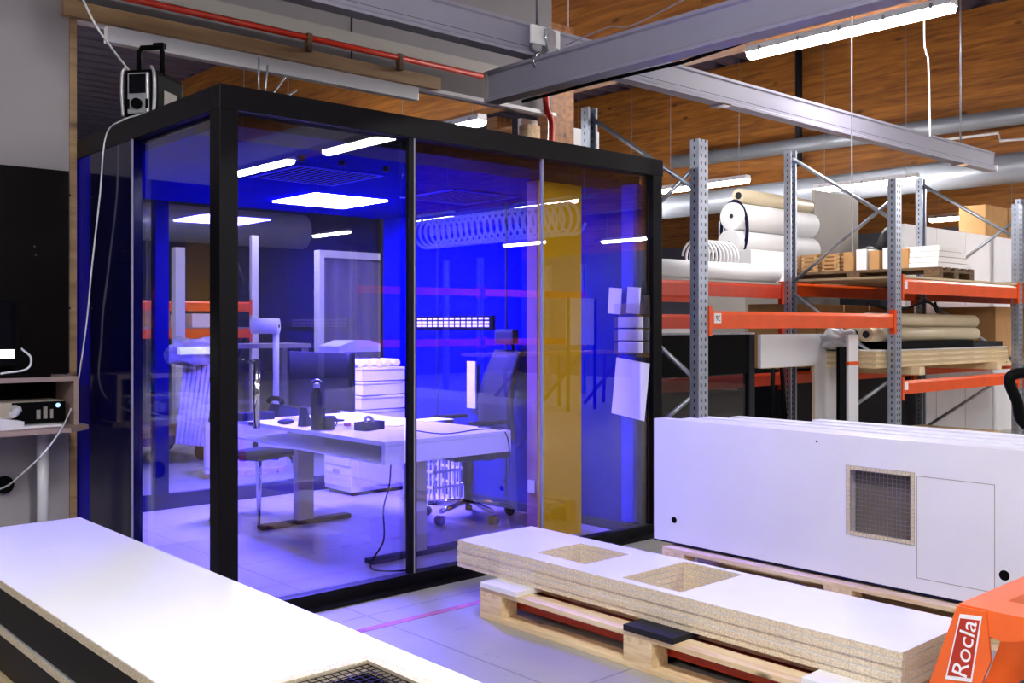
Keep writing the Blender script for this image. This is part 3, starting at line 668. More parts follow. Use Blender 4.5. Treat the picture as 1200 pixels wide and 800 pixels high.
for k, (px, py) in enumerate(((81, 229), (81, 361), (41, 299), (40, 289))):
    q = aty(px, py, 5.95); single('board_screw', MB().cyl(q, q-Vector((0, .012, 0)), .006, 8), M['chrome'], ['screw at the upper right corner of the black pinboard', 'screw halfway down the right edge of the black pinboard', 'lower pin in the middle of the black pinboard', 'upper pin in the middle of the black pinboard'][k], 'screw')

# ================================================================ WHITE TABLE PANELS, bottom left
TZ = .55
def vent_panel(t, x0, x1, y0, y1, z0, z1, hx0, hx1, hy0, hy1):
    part('core', ring_panel(MB(), x0+.003, x1-.003, y0+.003, y1-.003, z0, z1-.026, hx0, hx1, hy0, hy1), M['blackboard'], t, 'black core of the element')
    part('top_sheet', ring_panel(MB(), x0, x1, y0, y1, z1-.026, z1-.002, hx0, hx1, hy0, hy1), M['chip'], t)
    part('top_face', ring_panel(MB(), x0+.001, x1-.001, y0+.001, y1-.001, z1-.002, z1, hx0, hx1, hy0, hy1), M['white'], t)
    g = .028
    part('vent_rim', ring_panel(MB(), hx0-g, hx1+g, hy0-g, hy1+g, z1, z1+.006, hx0+.004, hx1-.004, hy0+.004, hy1-.004), M['chip'], t)
def mesh_xy(x0, x1, y0, y1, z, step=.02, r=.0009):
    m_ = MB(); n = int((x1-x0)/step)
    for i in range(n+1): m_.box((x0+i*(x1-x0)/n-r, y0, z-r), (x0+i*(x1-x0)/n+r, y1, z+r))
    n = int((y1-y0)/step)
    for i in range(n+1): m_.box((x0, y0+i*(y1-y0)/n-r, z-r), (x1, y0+i*(y1-y0)/n+r, z+r))
    return m_
vr = atz(435, 768, TZ); vx1, vy1 = vr.x-.03, vr.y-.03; vx0, vy0 = vx1-.33, vy1-.33
XA, XB, YA = .90, 1.445, 1.35
t = thing('wall_element', 'white topped black-cored wall element, topmost in the left foreground, with a mesh vent', 'panel', (1.17, 2.8, TZ-.142))
vent_panel(t, XA, XB, YA, 4.31, TZ-.142, TZ, vx0, vx1, vy0, vy1)
part('vent_mesh', mesh_xy(vx0, vx1, vy0, vy1, TZ-.006), M['darkgrey'], t)
part('vent_backing', MB().box((vx0+.001, vy0+.001, TZ-.14), (vx1-.001, vy1-.001, TZ-.13)), M['darkgrey'], t)
t = thing('wall_element', 'lower wall element with black core below the topmost one in the left foreground', 'panel', (1.17, 2.8, TZ-.29))
vent_panel(t, XA+.001, XB-.003, YA, 4.30, TZ-.29, TZ-.148, vx0, vx1, vy0, vy1)
def pallet(name, label, x0, x1, y0, y1, along='y', zb=0, m=M['pine'], m2=M['pinex'], nb=3, h=.144, group=None):
    t = thing(name, label, 'pallet', ((x0+x1)/2, (y0+y1)/2, zb), 0, group)
    def B(nm, a0, a1, b0, b1, z0, z1, mm):    # a across, b along
        if along == 'y': q = MB().box((a0, b0, z0+zb), (a1, b1, z1+zb), .002)
        else: q = MB().box((b0, a0, z0+zb), (b1, a1, z1+zb), .002)
        part(nm, q, mm, t)
    a0, a1, b0, b1 = (x0, x1, y0, y1) if along == 'y' else (y0, y1, x0, x1)
    W = a1-a0; L_ = b1-b0; wb = .1
    for k in range(3):
        c = a0+wb/2+k*(W-wb)/2
        B('bottom_board', c-wb/2, c+wb/2, b0, b1, 0, .022, m)
        for j in range(nb):
            d = b0+.0725+j*(L_-.145)/(nb-1); B('block', c-wb/2, c+wb/2, d-.0725, d+.0725, .022, .1, m)
    for j in range(nb):
        d = b0+.0725+j*(L_-.145)/(nb-1); B('stringer', a0, a1, d-.0725, d+.0725, .1, .122, m2)
    for k in range(5):
        c = a0+.05+k*(W-.1)/4; wd = .05 if k % 2 == 0 else .04
        B('deck_board', c-wd, c+wd, b0, b1, .122, h, m)
    return t
pallet('timber_pallet', 'pine pallet under the white wall elements in the left foreground', .86, 1.46, 1.5, 4.2, 'y', .114, nb=4)
single('floor_platform', MB().box((.88, 1.6, 0), (1.44, 4.1, .113)), M['pine'], 'flat timber platform under the left foreground pallet', 'platform')

# ================================================================ STACK OF BOARDS ON PALLET
SX0, SX1, SY0, SY1 = 3.08, 3.576, 1.54, 3.82
pallet('timber_pallet', 'long pine pallet carrying the stack of white boards', 2.98, 3.78, 1.62, 3.53, 'y', 0, nb=3)
def tile(px, py, w, l, m, lab):
    c = atz(px, py, .165); single('spacer_tile', MB().box((2.975, c.y-l/2, .1445), (2.975+w, c.y+l/2, .166), .002), m, lab, 'spacer')
ty = atx(594, 686, 2.98).y
for y, m, lab in ((3.53-.13, M['white'], 'white spacer offcut at the far end of the stack pallet'), (2.52, M['darkgrey'], 'dark grey spacer offcut in the middle of the stack pallet'), (1.72, M['white'], 'white spacer offcut at the near end of the stack pallet')):
    single('spacer_offcut', MB().box((2.97, y-.13, .1445), (3.42, y+.12, .168), .002), m, lab, 'spacer')
h1a = atz(700, 640, .3)
hA = (3.17, 3.45, 2.93, 3.22); 
# openings from the photograph: corners of the first and the second hole
c1 = [atz(px, py, .298) for px, py in ((627, 648), (678, 636), (738, 649), (690, 661))]
c2 = [atz(px, py, .298) for px, py in ((730, 679), (795, 657), (868, 672), (806, 694))]
def bb(c):
    # left corner, far corner, right corner, near corner
    x0 = (c[0].x+c[3].x)/2; x1 = (c[1].x+c[2].x)/2; y0 = (c[2].y+c[3].y)/2; y1 = (c[0].y+c[1].y)/2
    return x0, x1, y0, y1
b1 = bb(c1); b2 = bb(c2)
print('holes', b1, b2)
def board_two_holes(z0, z1, dx=0, dy=0):
    m_ = MB(); xs = (SX0+dx, SX1+dx); 
    m_.box((xs[0], SY0+dy, z0), (xs[1], b2[2], z1)); m_.box((xs[0], b2[3], z0), (xs[1], b1[2], z1)); m_.box((xs[0], b1[3], z0), (xs[1], SY1+dy, z1))
    for b in (b1, b2): m_.box((xs[0], b[2], z0), (b[0], b[3], z1)); m_.box((b[1], b[2], z0), (xs[1], b[3], z1))
    return m_
names = ['lowest', 'second lowest', 'middle', 'second topmost', 'topmost']
for k in range(5):
    z0 = .169+k*.0262; rr = random.Random(k); dx, dy = (0, 0) if k == 4 else (rr.uniform(-.005, .002), rr.uniform(-.004, .005))
    t = thing('chipboard_panel', names[k]+' white faced chipboard with two square openings in the stack', 'board', ((SX0+SX1)/2, 2.7, z0), 0, 'white faced boards stacked on the pallet')
    part('core', board_two_holes(z0, z0+.0238, dx, dy), M['chip'], t)
    part('face', board_two_holes(z0+.0238, z0+.0244 if k < 4 else z0+.0252, dx, dy), M['white'], t)

# ================================================================ STANDING PANELS
PX = 4.32; PB = .155; PT = .834
q0 = atx(992, 545, PX); q1 = atx(1072, 636, PX)
hy0, hy1 = q1.y, q0.y; hz1 = (q0.z+atx(1072, 553, PX).z)/2; hz0 = (atx(992, 628, PX).z+q1.z)/2
print('vent', hy0, hy1, hz0, hz1)
t = thing('vent_wall_panel', 'front white wall panel standing on edge with a square mesh vent', 'panel', (PX+.045, 2.4, PB))
YN = 1.32; YF = 3.61
def vp(x0, x1, m, nm):
    a = MB(); a.box((x0, YN, PB), (x1, hy0, PT)); a.box((x0, hy1, PB), (x1, YF, PT)); a.box((x0, hy0, PB), (x1, hy1, hz0)); a.box((x0, hy0, hz1), (x1, hy1, PT))
    part(nm, a, m, t)
vp(PX, PX+.09, M['white_side'], 'panel_body')
rim = MB(); g = .018
for a, b in (((PX-.002, hy0-g*0, hz0), (PX+.012, hy0+g, hz1)), ((PX-.002, hy1-g, hz0), (PX+.012, hy1, hz1)), ((PX-.002, hy0+g, hz0), (PX+.012, hy1-g, hz0+g)), ((PX-.002, hy0+g, hz1-g), (PX+.012, hy1-g, hz1))): rim.box(a, b)
part('vent_frame', rim, M['chip'], t)
ms = MB(); n = 16
for i in range(n+1):
    y = hy0+i*(hy1-hy0)/n; ms.box((PX-.0035, y-.0007, hz0), (PX-.0025, y+.0007, hz1)); z = hz0+i*(hz1-hz0)/n; ms.box((PX-.0035, hy0, z-.0007), (PX-.0025, hy1, z+.0007))
part('vent_mesh', ms, M['steel'], t)
part('vent_back', MB().box((PX+.082, hy0, hz0), (PX+.088, hy1, hz1)), mat('brown_grey_board', (.42, .38, .36), .7, var=.1), t)
# routed hatch outline beside the vent, drilled holes
ha = atx(1074, 557, PX); hb = atx(1166, 682, PX); hl = MB()
ys = (hb.y, ha.y-.003); zs = (atx(1074, 677, PX).z, ha.z)
for a, b in (((PX-.001, ys[0], zs[0]), (PX+.001, ys[0]+.003, zs[1])), ((PX-.001, ys[1], zs[0]), (PX+.001, ys[1]+.003, zs[1])), ((PX-.001, ys[0], zs[0]), (PX+.001, ys[1], zs[0]+.003)), ((PX-.001, ys[0], zs[1]-.003), (PX+.001, ys[1], zs[1]))): hl.box(a, b)
part('hatch_outline', hl, M['grey'], t)
for (px, py, r) in ((790, 609, .018), (1177, 674, .022), (957, 517, .005)):
    q = atx(px, py, PX); part('drilled_hole', MB().cyl(q-Vector((.001, 0, 0)), q+Vector((.004, 0, 0)), r), M['black'], t)
part('lower_edge', MB().box((PX-.001, YN, PB), (PX+.09, YF, PB+.008)), M['darkblue'], t)
labs = ['white panel standing second from the front in the upright row', 'white panel standing third from the front in the upright row', 'white panel standing fourth from the front in the upright row', 'rearmost white panel in the upright row']
for k in range(4):
    x = PX+.095+k*.095; yf = (3.50, 3.44, 3.30, 2.85)[k]; zt = PT+(.0, .006, .012, .02)[k]
    t = thing('wall_panel', labs[k], 'panel', (x+.045, 2.4, PB), 0, 'white wall panels standing on edge')
    part('panel_body', MB().box((x, YN, PB), (x+.09, yf, zt-.004)), M['white_side'], t)
    part('edge_band', MB().box((x+.002, YN, zt-.004), (x+.088, yf, zt)), M['foam'], t)
pallet('timber_pallet', 'pine pallet under the row of standing white panels', 4.26, 4.98, 1.4, 3.5, 'y', 0, nb=3)

# ================================================================ PALLET TRUCK
t = thing('pallet_truck', 'orange pallet truck with its forks under the stack of boards', 'pallet truck', (3.3, 1.3, 0))
for x in (3.09, 3.46):
    part('fork', MB().box((x, 1.45, .045), (x+.14, 3.42, .105), .01), M['redorange'], t)
    part('roller', MB().cyl((x+.04, 2.55, .035), (x+.1, 2.55, .035), .035), M['black'], t)
def sideplate(x0, x1):
    return MB().prism([(1.50, .05), (1.35, .495), (1.262, .495), (1.25, .35), (1.36, .05)], 0, x0, x1)
for x in (3.045, 3.565):
    sp = part('side_plate', sideplate(x, x+.012), M['truck'], t)
    if x < 3.1:
        # white bordered name plate, lettering runs up along the slope
        def P2(u, v):   # u across, v up the slope
            return (1.415-.052*0-u-.255*0-v*.31, .13+v)
        pass
part('cross_head', MB().prism([(1.262, .44), (1.35, .44), (1.35, .50), (1.262, .50)], 0, 3.058, 3.564), M['truck'], t)
part('arch_arm', MB().prism([(1.262, .5), (1.262, .425), (1.22, .415), (1.05, .46), (.9, .46), (.9, .5)], 0, 3.05, 3.2), M['truck'], t)
part('pump', MB().cyl((3.31, 1.12, .22), (3.31, 1.12, .42), .07).cyl((3.31, 1.12, .42), (3.31, 1.12, .47), .045), M['black'], t)
part('pump_housing', MB().box((3.16, 1.0, .12), (3.46, 1.28, .22), .02), M['darkgrey'], t)
part('linkage', MB().tube([(3.12, 1.42, .14), (3.12, 1.2, .2), (3.14, 1.05, .16)], .02), M['darkgrey'], t)
for x in (3.22, 3.34): part('steering_wheel', MB().cyl((x, 1.1, .1), (x+.05, 1.1, .1), .1, 20), M['black'], t)
# tiller with loop handle
part('tiller', MB().cyl((3.31, 1.12, .3), (3.14, .98, 1.0), .02), M['black'], t)
hp = atd(1203, 440, 2.9)
part('handle_loop', MB().tube(curve_pts([(3.14, .98, 1.0), atd(1206, 500, 2.9), atd(1192, 470, 2.9), atd(1183, 447, 2.9), atd(1190, 438, 2.9), atd(1215, 437, 2.9), atd(1240, 440, 2.9)]), .016), M['black'], t)
# name plate lettering
PXT = 3.0445
c_ = [atx(px, py, PXT) for px, py in ((1125, 719), (1151, 722), (1139, 799), (1108, 795))]
def quad(cs, x0, x1): return MB().prism([(v.y, v.z) for v in cs], 0, x0, x1)
def shrink(cs, f):
    m_ = sum(cs, Vector())/4; return [v.lerp(m_, f) for v in cs]
pl = part('name_plate', quad(c_, 3.0425, 3.0449), M['paper'], t, 'pale name plate')
part('plate_field', quad(shrink(c_, .12), 3.0415, 3.0424), M['rocla_red'], pl)
cu = bpy.data.curves.new('lettering', 'FONT'); cu.body = 'Rocla'; cu.size = .1; cu.extrude = .0004; cu.align_x = 'LEFT'; cu.align_y = 'BOTTOM'
to = bpy.data.objects.new('tmp_text', cu); COL.objects.link(to)
dg = bpy.context.evaluated_depsgraph_get(); me = bpy.data.meshes.new_from_object(to.evaluated_get(dg)); bpy.data.objects.remove(to)
xs_t = [v.co.x for v in me.vertices]; ys_t = [v.co.y for v in me.vertices]
me.transform(Matrix.Translation((-min(xs_t), -min(ys_t), 0)))
lb = (c_[2]+c_[3])/2; lt = (c_[0]+c_[1])/2; wd_ = (c_[2]-c_[3]).length; ln = (lt-lb).length
sc1 = ln*.84/(max(xs_t)-min(xs_t)); sc2 = wd_*.56/(max(ys_t)-min(ys_t))
me.transform(Matrix.Diagonal((sc1, sc2, 1, 1)))
ux = (lt-lb).normalized(); uz = Vector((-1, 0, 0)); uy = uz.cross(ux)
R = Matrix((ux, uy, uz)).transposed().to_4x4(); st = lb+ux*ln*.09-uy*wd_*.28; st.x = 3.0412; R.translation = st
me.transform(R); me.materials.append(M['paper'])
lo = bpy.data.objects.new('lettering', me); COL.objects.link(lo)
me.transform(Matrix.Translation(-Vector((3.3, 1.3, 0)))); lo.parent = pl; lo.location = -Vector(pl.location)

# ================================================================ CRANE RAILS
def alu_profile(L0, L1, c, z, axis, h=.2, wd=.055, fl=.11):
    # I-like crane profile: web, lower flange, upper lips
    poly = [(-fl/2, 0), (fl/2, 0), (fl/2, .02), (wd/2, .035), (wd/2, h-.03), (fl/2*.7, h-.02), (fl/2*.7, h), (-fl/2*.7, h), (-fl/2*.7, h-.02), (-wd/2, h-.03), (-wd/2, .035), (-fl/2, .02)]
    m_ = MB(); pts = [(c+a, z+b) for a, b in poly]
    if axis == 0: return m_.prism(pts, 0, L0, L1)
    return m_.prism(pts, 1, L0, L1)
t = thing('crane_runway', 'long grey aluminium crane runway crossing the hall from left to right', 'crane rail', (6.5, 4.75, 3.1))
part('profile', alu_profile(1.6, 11.6, 4.75, 3.1, 0, .215), M['alu'], t)
part('end_cap', MB().box((11.6, 4.69, 3.1), (11.63, 4.81, 3.17)), M['white_side'], t)
part('web_line', MB().box((1.6, 4.7215, 3.16), (11.58, 4.7225, 3.163)), M['darkgrey'], t)
for px in (850, 1130):
    q = aty(px, 130, 4.7); part('clamp', MB().box((q.x-.05, 4.68, 3.085), (q.x+.05, 4.82, 3.1)), M['chrome'], t)
for x in (4.5, 10.8): part('hanger_rod', MB().cyl((x, 4.75, 3.31), (x, 4.75, ZR), .01), M['steel'], t)
t = thing('crane_bridge', 'grey aluminium crane bridge running towards the viewer under the runway', 'crane rail', (4.42, 3.0, 2.89))
part('profile', alu_profile(-1.0, 5.12, 4.42, 2.86, 1, .215, .05, .12), M['alu'], t)
part('end_cap', MB().box((4.37, 5.12, 2.87), (4.47, 5.14, 3.07)), M['grey'], t)
part('cable_clip', MB().tube(curve_pts([(4.37, 4.35, 3.09), (4.37, 4.0, 3.12), (4.37, 3.8, 3.09), (4.37, 3.2, 3.17), (4.37, 2.0, 3.2)]), .004), M['alu'], t)
c = atd(612, 60, 6.55)
t = thing('crane_trolley', 'galvanised trolley with shackle hanging the bridge from the runway', 'trolley', (4.45, 4.75, 3.0))
part('plate', MB().box((4.36, 4.655, 3.17), (4.62, 4.675, 3.29), .006), M['foam'], t, 'white trolley plate')
part('plate', MB().box((4.36, 4.825, 3.17), (4.62, 4.845, 3.29), .006), M['foam'], t)
for x in (4.42, 4.56):
    for y in (4.66, 4.8): part('wheel', MB().cyl((x, y, 3.155), (x, y+.04, 3.155), .035), M['steel'], t)
part('hook_plate', MB().prism([(4.46, 3.27), (4.50, 3.29), (4.545, 3.26), (4.55, 3.18), (4.53, 3.10), (4.47, 3.04), (4.41, 3.03), (4.40, 3.06), (4.45, 3.09), (4.485, 3.13), (4.47, 3.2)], 1, 4.625, 4.645), M['steel'], t)
part('shackle', MB().tube([(4.43+.045*math.cos(a), 4.66, 3.06+.055*math.sin(a)) for a in [i*PI/8 for i in range(16)]], .012, 8, True), M['chrome'], t)
part('bolt', MB().cyl((4.48, 4.63, 3.22), (4.48, 4.66, 3.22), .02, 8), M['chrome'], t)
single('crane_rope', MB().tube([atd(612, 119, 6.45), atd(700, 96, 6.2), atd(800, 73, 5.9), atd(900, 40, 5.4)], .012), M['black'], 'black cable stretched below the crane bridge', 'cable')

# ================================================================ PALLET RACKING
rk = thing('pallet_rack', 'grey perforated steel pallet rack with orange beams right of the cabin', 'rack', (7.9, 4.5, 0))
def upright(x, y, h, t, s=1, m=M['rack']):
    # open C section
    poly = [(-.05, -.035), (.05, -.035), (.05, .035), (.03, .035), (.03, -.028), (-.03, -.028), (-.03, .035), (-.05, .035)]
    poly = [(x+a, y+b*s) for a, b in poly]
    q = MB().prism([(a, b) for a, b in poly], 2, .008, h); o = part('upright', q, m, t)
    part('foot_plate', MB().box((x-.07, y-.06, 0), (x+.07, y+.06, .008)), M['steel'], t); return o
XR = (5.28, 7.92, 10.45, 13.1)
for x in XR:
    upright(x, 4.03, 2.57, rk); upright(x, 5.02, 2.94, rk, -1)
    zs = [.25, 1.0, 1.75, 2.5]
    for k in range(3):
        a, b = ((x, 4.06, zs[k]), (x, 4.99, zs[k+1]-.1)) if k % 2 else ((x, 4.99, zs[k]), (x, 4.06, zs[k+1]-.1))
        part('brace', MB().cyl(a, b, .016, 8), M['steel'], rk)
    part('brace', MB().cyl((x, 4.06, 2.25), (x, 4.99, 2.86), .018, 8), M['steel'], rk) if x < 13 else None
def beam(x0, x1, y, z, hgt=.12, m=M['orange'], t=rk, plate=None, s=-1):
    yb = y+s*.038
    o = part('beam', MB().prism([(yb, z), (yb+.045, z), (yb+.045, z+hgt), (yb+.012, z+hgt), (yb, z+hgt-.022)], 0, x0+.055, x1-.055), m, t)
    for x in (x0+.052, x1-.062):
        left = x < (x0+x1)/2
        part('beam_connector', MB().box((x, yb-.004, z-.05), (x+.012, yb+.05, z+hgt+.035)).box((x if left else x-.03, yb-.008, z-.05), (x+.03 if left else x+.012, yb-.002, z+hgt+.035)), m, o)
    if plate:
        lp = part('bay_label', MB().box((plate, yb-.004, z+.035), (plate+.075, yb-.001, z+.035+.065)), M['paper'], o)
    return o
def label_text(parent, body, x, y, z, size, m):
    cu = bpy.data.curves.new('label_digits', 'FONT'); cu.body = body; cu.size = size; cu.extrude = .0003; cu.align_x = 'CENTER'; cu.align_y = 'CENTER'
    to = bpy.data.objects.new('tmp_text', cu); COL.objects.link(to); dg = bpy.context.evaluated_depsgraph_get()
    me = bpy.data.meshes.new_from_object(to.evaluated_get(dg)); bpy.data.objects.remove(to)
    me.transform(Matrix.Translation((x, y, z)) @ Matrix.Rotation(PI/2, 4, 'X')); me.materials.append(m)
    lo = bpy.data.objects.new('label_digits', me); COL.objects.link(lo)
    root = parent
    off = Vector((0, 0, 0)); q = parent
    while q.parent: off += q.location; q = q.parent
    me.transform(Matrix.Translation(-q.location)); lo.parent = parent; lo.location = -off
bm1 = beam(5.28, 7.92, 4.03, 1.335, .115, plate=5.39)
label_text(bm1, '9E', 5.427, 3.986, 1.40, .05, M['black'])
beam(5.28, 7.92, 5.02, 1.33, .115, M['redorange'], s=1)
beam(3.0 if False else 5.28, 7.92, 5.02, 1.60, .12, M['redorange'], s=1)
beam(7.92, 10.45, 4.03, 1.625, .125, plate=7.99); beam(7.92, 10.45, 5.02, 1.625, .12, s=1)
beam(10.45, 13.1, 4.03, 1.625, .125, plate=10.52); beam(10.45, 13.1, 5.02, 1.625, .12, s=1)
beam(7.92, 10.45, 4.03, .78, .11, plate=8.0); beam(7.92, 10.45, 5.02, .82, .11, s=1)
beam(10.45, 13.1, 4.03, .78, .11); beam(10.45, 13.1, 5.02, .82, .11, s=1)
beam(5.28, 7.92, 5.02, .82, .11, M['redorange'], s=1)
single('shelf_board', MB().box((8.0, 4.0, 1.755), (10.4, 5.05, 1.775)), M['beige'], 'pale shelf board on the orange beams of the middle bay', 'shelf board')
single('shelf_board', MB().box((10.5, 4.0, 1.755), (13.0, 5.05, 1.80)), M['beige'], 'pale shelf board on the orange beams at the right edge', 'shelf board')
# second rack row behind
rk2 = thing('pallet_rack', 'farther pallet rack with red-orange beams behind the first one', 'rack', (9, 7.5, 0))
for x in (5.6, 8.3, 11.0, 13.7):
    upright(x, 7.0, 2.75, rk2); upright(x, 8.0, 2.75, rk2, -1)
    for k in range(3):
        a, b = ((x, 7.03, .3+k*.8), (x, 7.97, 1.0+k*.8)) if k % 2 else ((x, 7.97, .3+k*.8), (x, 7.03, 1.0+k*.8))
        part('brace', MB().cyl(a, b, .016, 8), M['steel'], rk2)
for i, (a, b) in enumerate(((5.6, 8.3), (8.3, 11.0), (11.0, 13.7))):
    for z in (.85, 1.66): beam(a, b, 7.0, z, .12, M['redorange'], rk2); beam(a, b, 8.0, z, .12, M['redorange'], rk2, s=1)

# ---- goods, bay A-B ground
gl = 'x'
t = thing('dark_window_element', 'black framed smoked glass element standing in the first rack bay', 'window element', (6.0, 4.62, 0))
xe = aty(882, 400, 4.6).x; xs_ = 5.36
part('top_band', MB().box((xs_, 4.59, .98), (xe-.07, 4.63, 1.285)), M['black'], t)
part('stile', MB().box((xe-.07, 4.58, .02), (xe-.0, 4.64, 1.285)), M['darkgrey'], t)
part('stile', MB().box((xs_-.0, 4.58, .02), (xs_+.06, 4.588, .97)), M['darkgrey'], t)
part('top_rail', MB().box((xs_, 4.58, 1.286), (xe, 4.64, 1.30)), M['steel'], t)
part('pane', MB().box((xs_+.07, 4.6, .05), (xe-.071, 4.61, .98)), M['tinted'], t)
part('bottom_rail', MB().box((xs_, 4.57, 0), (xe, 4.65, .02)), M['darkgrey'], t)
xl0 = xe+.01; xl1 = aty(985, 400, 4.55).x; xm = aty(953, 440, 4.55).x
t = thing('white_cutout_panel', 'white L-shaped panel with a large cut-out standing in the rack', 'panel', ((xl0+xl1)/2, 4.55, 0))
part('panel_body', MB().prism([(xl0, 1.285), (xl0, 1.02), (xm, 1.02), (xm, 0), (xl1, 0), (xl1, 1.285)], 1, 4.53, 4.56), M['white_side'], t)
part('panel_edge', MB().box((xl0, 4.531, 1.015), (xm, 4.559, 1.02)).box((xm-.005, 4.531, 0), (xm, 4.559, 1.015)), M['chip'], t)
for k, px in enumerate((906, 916)):
    q = aty(px, 430, 4.8); q2 = aty(px+(-2 if k == 0 else 4), 480, 4.8)
    single('black_tube', MB().tube([(q.x, 4.8, 1.0), (q2.x, 4.8, .55), (q2.x+.02*k, 4.8, 0)], .018), M['black'], ['left', 'right'][k]+' black tube leaning behind the cut-out of the white panel', 'tube')
xa = aty(987, 400, 4.4).x
single('black_slab', MB().box((aty(984, 400, 4.22).x, 4.22, 0), (aty(993, 400, 4.22).x, 4.25, 1.18)), M['black'], 'black slab standing right of the white cut-out panel', 'slab')
t = thing('white_slab', 'white slab strapped with orange tape standing left of the middle upright', 'slab', (8.1, 4.2, 0))
xa = aty(994.5, 400, 4.2).x; xb = aty(1006, 400, 4.2).x
part('slab_body', MB().box((xa, 4.2, 0), (xb, 4.225, 1.28)), M['white_side'], t)
part('orange_strap', MB().box((xa-.003, 4.197, 1.03), (xb+.003, 4.228, 1.06)), M['orange'], t)
q = aty(990, 392, 4.35)
single('bubble_wrap', MB().blob((q.x, 4.4, 1.24), .22, .12, .09, .25, 3), M['film'], 'crumpled bubble wrap draped over the tops of the slabs', 'bubble wrap')
q = aty(812, 460, 5.9); single('green_bundle', MB().blob((q.x+.2, 5.84, .93), .6, .28, .17, .06, 5), M['green'], 'green plastic wrapped bundle behind the smoked glass element', 'bundle')
q = aty(855, 458, 5.8); single('white_sack', MB().blob((q.x+.55, 5.8, .9), .34, .2, .14, .08, 6), M['film'], 'pale grey sack beside the green bundle', 'sack')
single('sack_bench', MB().box((5.7, 5.5, .0), (7.9, 6.15, .74)), M['darkgrey'], 'dark low bench carrying the green bundle and sack', 'bench')
for k in range(7):
    single('stacked_board', MB().box((8.05+.02*(k % 3), 4.12, .02+k*.042), (10.3-.03*(k % 2), 4.95, .055+k*.042)), [M['beige'], M['chip_line'], M['plank']][k % 3], names[min(k, 4)]+' brown board' if False else ['lowest', 'second', 'third', 'fourth', 'fifth', 'sixth', 'topmost'][k]+' brown board counted upward on the floor of the middle bay', 'board', 'boards on the floor of the middle bay')
single('board_runner', MB().box((8.2, 4.15, 0), (8.3, 4.9, .02)).box((10.0, 4.15, 0), (10.1, 4.9, .02)), M['pine'], 'thin timber runners under the floor boards of the middle bay', 'runner')
for k in range(8):
    single('stacked_board', MB().box((5.5, 5.12, .02+k*.055), (7.8, 5.45, .06+k*.055)), [M['beige'], M['chip_line']][k % 2], ['lowest', 'second', 'third', 'fourth', 'fifth', 'sixth', 'seventh', 'topmost'][k]+' brown board counted upward on the floor behind the first bay', 'board', 'boards on the floor behind the first bay')
single('board_runner', MB().box((5.7, 5.15, 0), (5.8, 5.4, .02)).box((7.4, 5.15, 0), (7.5, 5.4, .02)), M['pine'], 'timber runners under the boards behind the first bay', 'runner')
# bay B-C lower level: timber stack, rolls, cartons
single('timber_packer', MB().box((8.3, 4.0, .93), (8.4, 5.05, 1.0)), M['pine'], 'left pine packer between the lower orange beams and the board bundle', 'packer')
single('timber_packer', MB().box((9.9, 4.0, .93), (10.0, 5.05, 1.0)), M['pine'], 'right pine packer between the lower orange beams and the board bundle', 'packer')
for k in range(6):
    single('edge_board', MB().box((7.7, 4.08, 1.002+k*.023), (10.38, 4.9, 1.023+k*.023)), M['beige'] if k % 2 else M['pinex'], ['lowest', 'second', 'third', 'fourth', 'fifth', 'topmost'][k]+' pale board counted upward in the long bundle on the lower beams', 'board', 'pale boards in the long bundle') if k < 6 else None
single('white_sheet', MB().box((7.75, 4.09, 1.141), (10.38, 4.88, 1.15)), M['white_side'], 'thin white sheet on top of the long board bundle', 'sheet')
single('black_sheet', MB().box((8.0, 4.1, 1.151), (9.6, 4.8, 1.215)), M['black'], 'black flat slab on the long board bundle', 'slab')
single('black_sheet', MB().box((9.62, 4.15, 1.151), (10.4, 4.8, 1.20)), M['darkgrey'], 'grey slab at the right end of the long board bundle', 'slab')
def roll(a, b, r, lab, m=M['cream'], g=None, name='cardboard_tube'):
    t = thing(name, lab, 'roll', a, 0, g)
    a = Vector(a); b = Vector(b); d = (b-a).normalized()
    part('roll_body', MB().cyl(a, b, r, 24), m, t); k = .5 if m is M['cream'] else .16
    part('end_core', MB().cyl(b, b+d*.004, r*k, 16), M['darkgrey'], t); part('end_core', MB().cyl(a, a-d*.004, r*k, 16), M['darkgrey'], t)
roll((7.8, 4.22, 1.28), (9.9, 4.22, 1.275), .062, 'front lower cream roll lying on the black slab')
roll((7.9, 4.38, 1.285), (10.15, 4.38, 1.28), .065, 'rear lower cream roll lying on the black slab')
roll((8.0, 4.32, 1.40), (10.1, 4.32, 1.395), .065, 'upper cream roll lying across the two lower rolls')
for k in range(5):
    x = 8.1+k*.5; single('cardboard_box', MB().box((x, 5.15, .95), (x+.47, 5.6, 1.56), .005), M['card'], ['first', 'second', 'third', 'fourth', 'fifth'][k]+' brown carton from the left behind the cream rolls', 'box', 'cartons behind the cream rolls')
single('carton_bench', MB().box((8.0, 5.12, .0), (10.7, 5.65, .95)), M['darkgrey'], 'dark bench under the row of brown cartons', 'bench')
for k in range(3):
    x = 10.6+k*.75; single('cardboard_box', MB().box((x, 4.3, 1.0), (x+.7, 4.9, 1.55), .005), M['card'], ['left','middle','right'][k]+' large brown carton in the rightmost bay', 'box', 'cartons in the rightmost bay')
for k in range(3):
    x = 10.7+k*.75; single('carton_pallet', MB().box((x-.1, 4.3, .935), (x+.6, 4.9, 1.0)), M['pine'], 'timber packer under the '+['left','middle','right'][k]+' rightmost carton', 'packer', 'packers under the rightmost cartons')
q = aty(1093, 368, 4.6)
wire('strap_bundle', curve_pts([(8.3, 4.5, 1.56), (8.8, 4.45, 1.5), (9.3, 4.4, 1.58), (9.5, 4.4, 1.48), (9.45, 4.4, 1.58)]), .012, M['darkgrey'], 'dark looping straps hanging under the upper orange beam', 'strap')
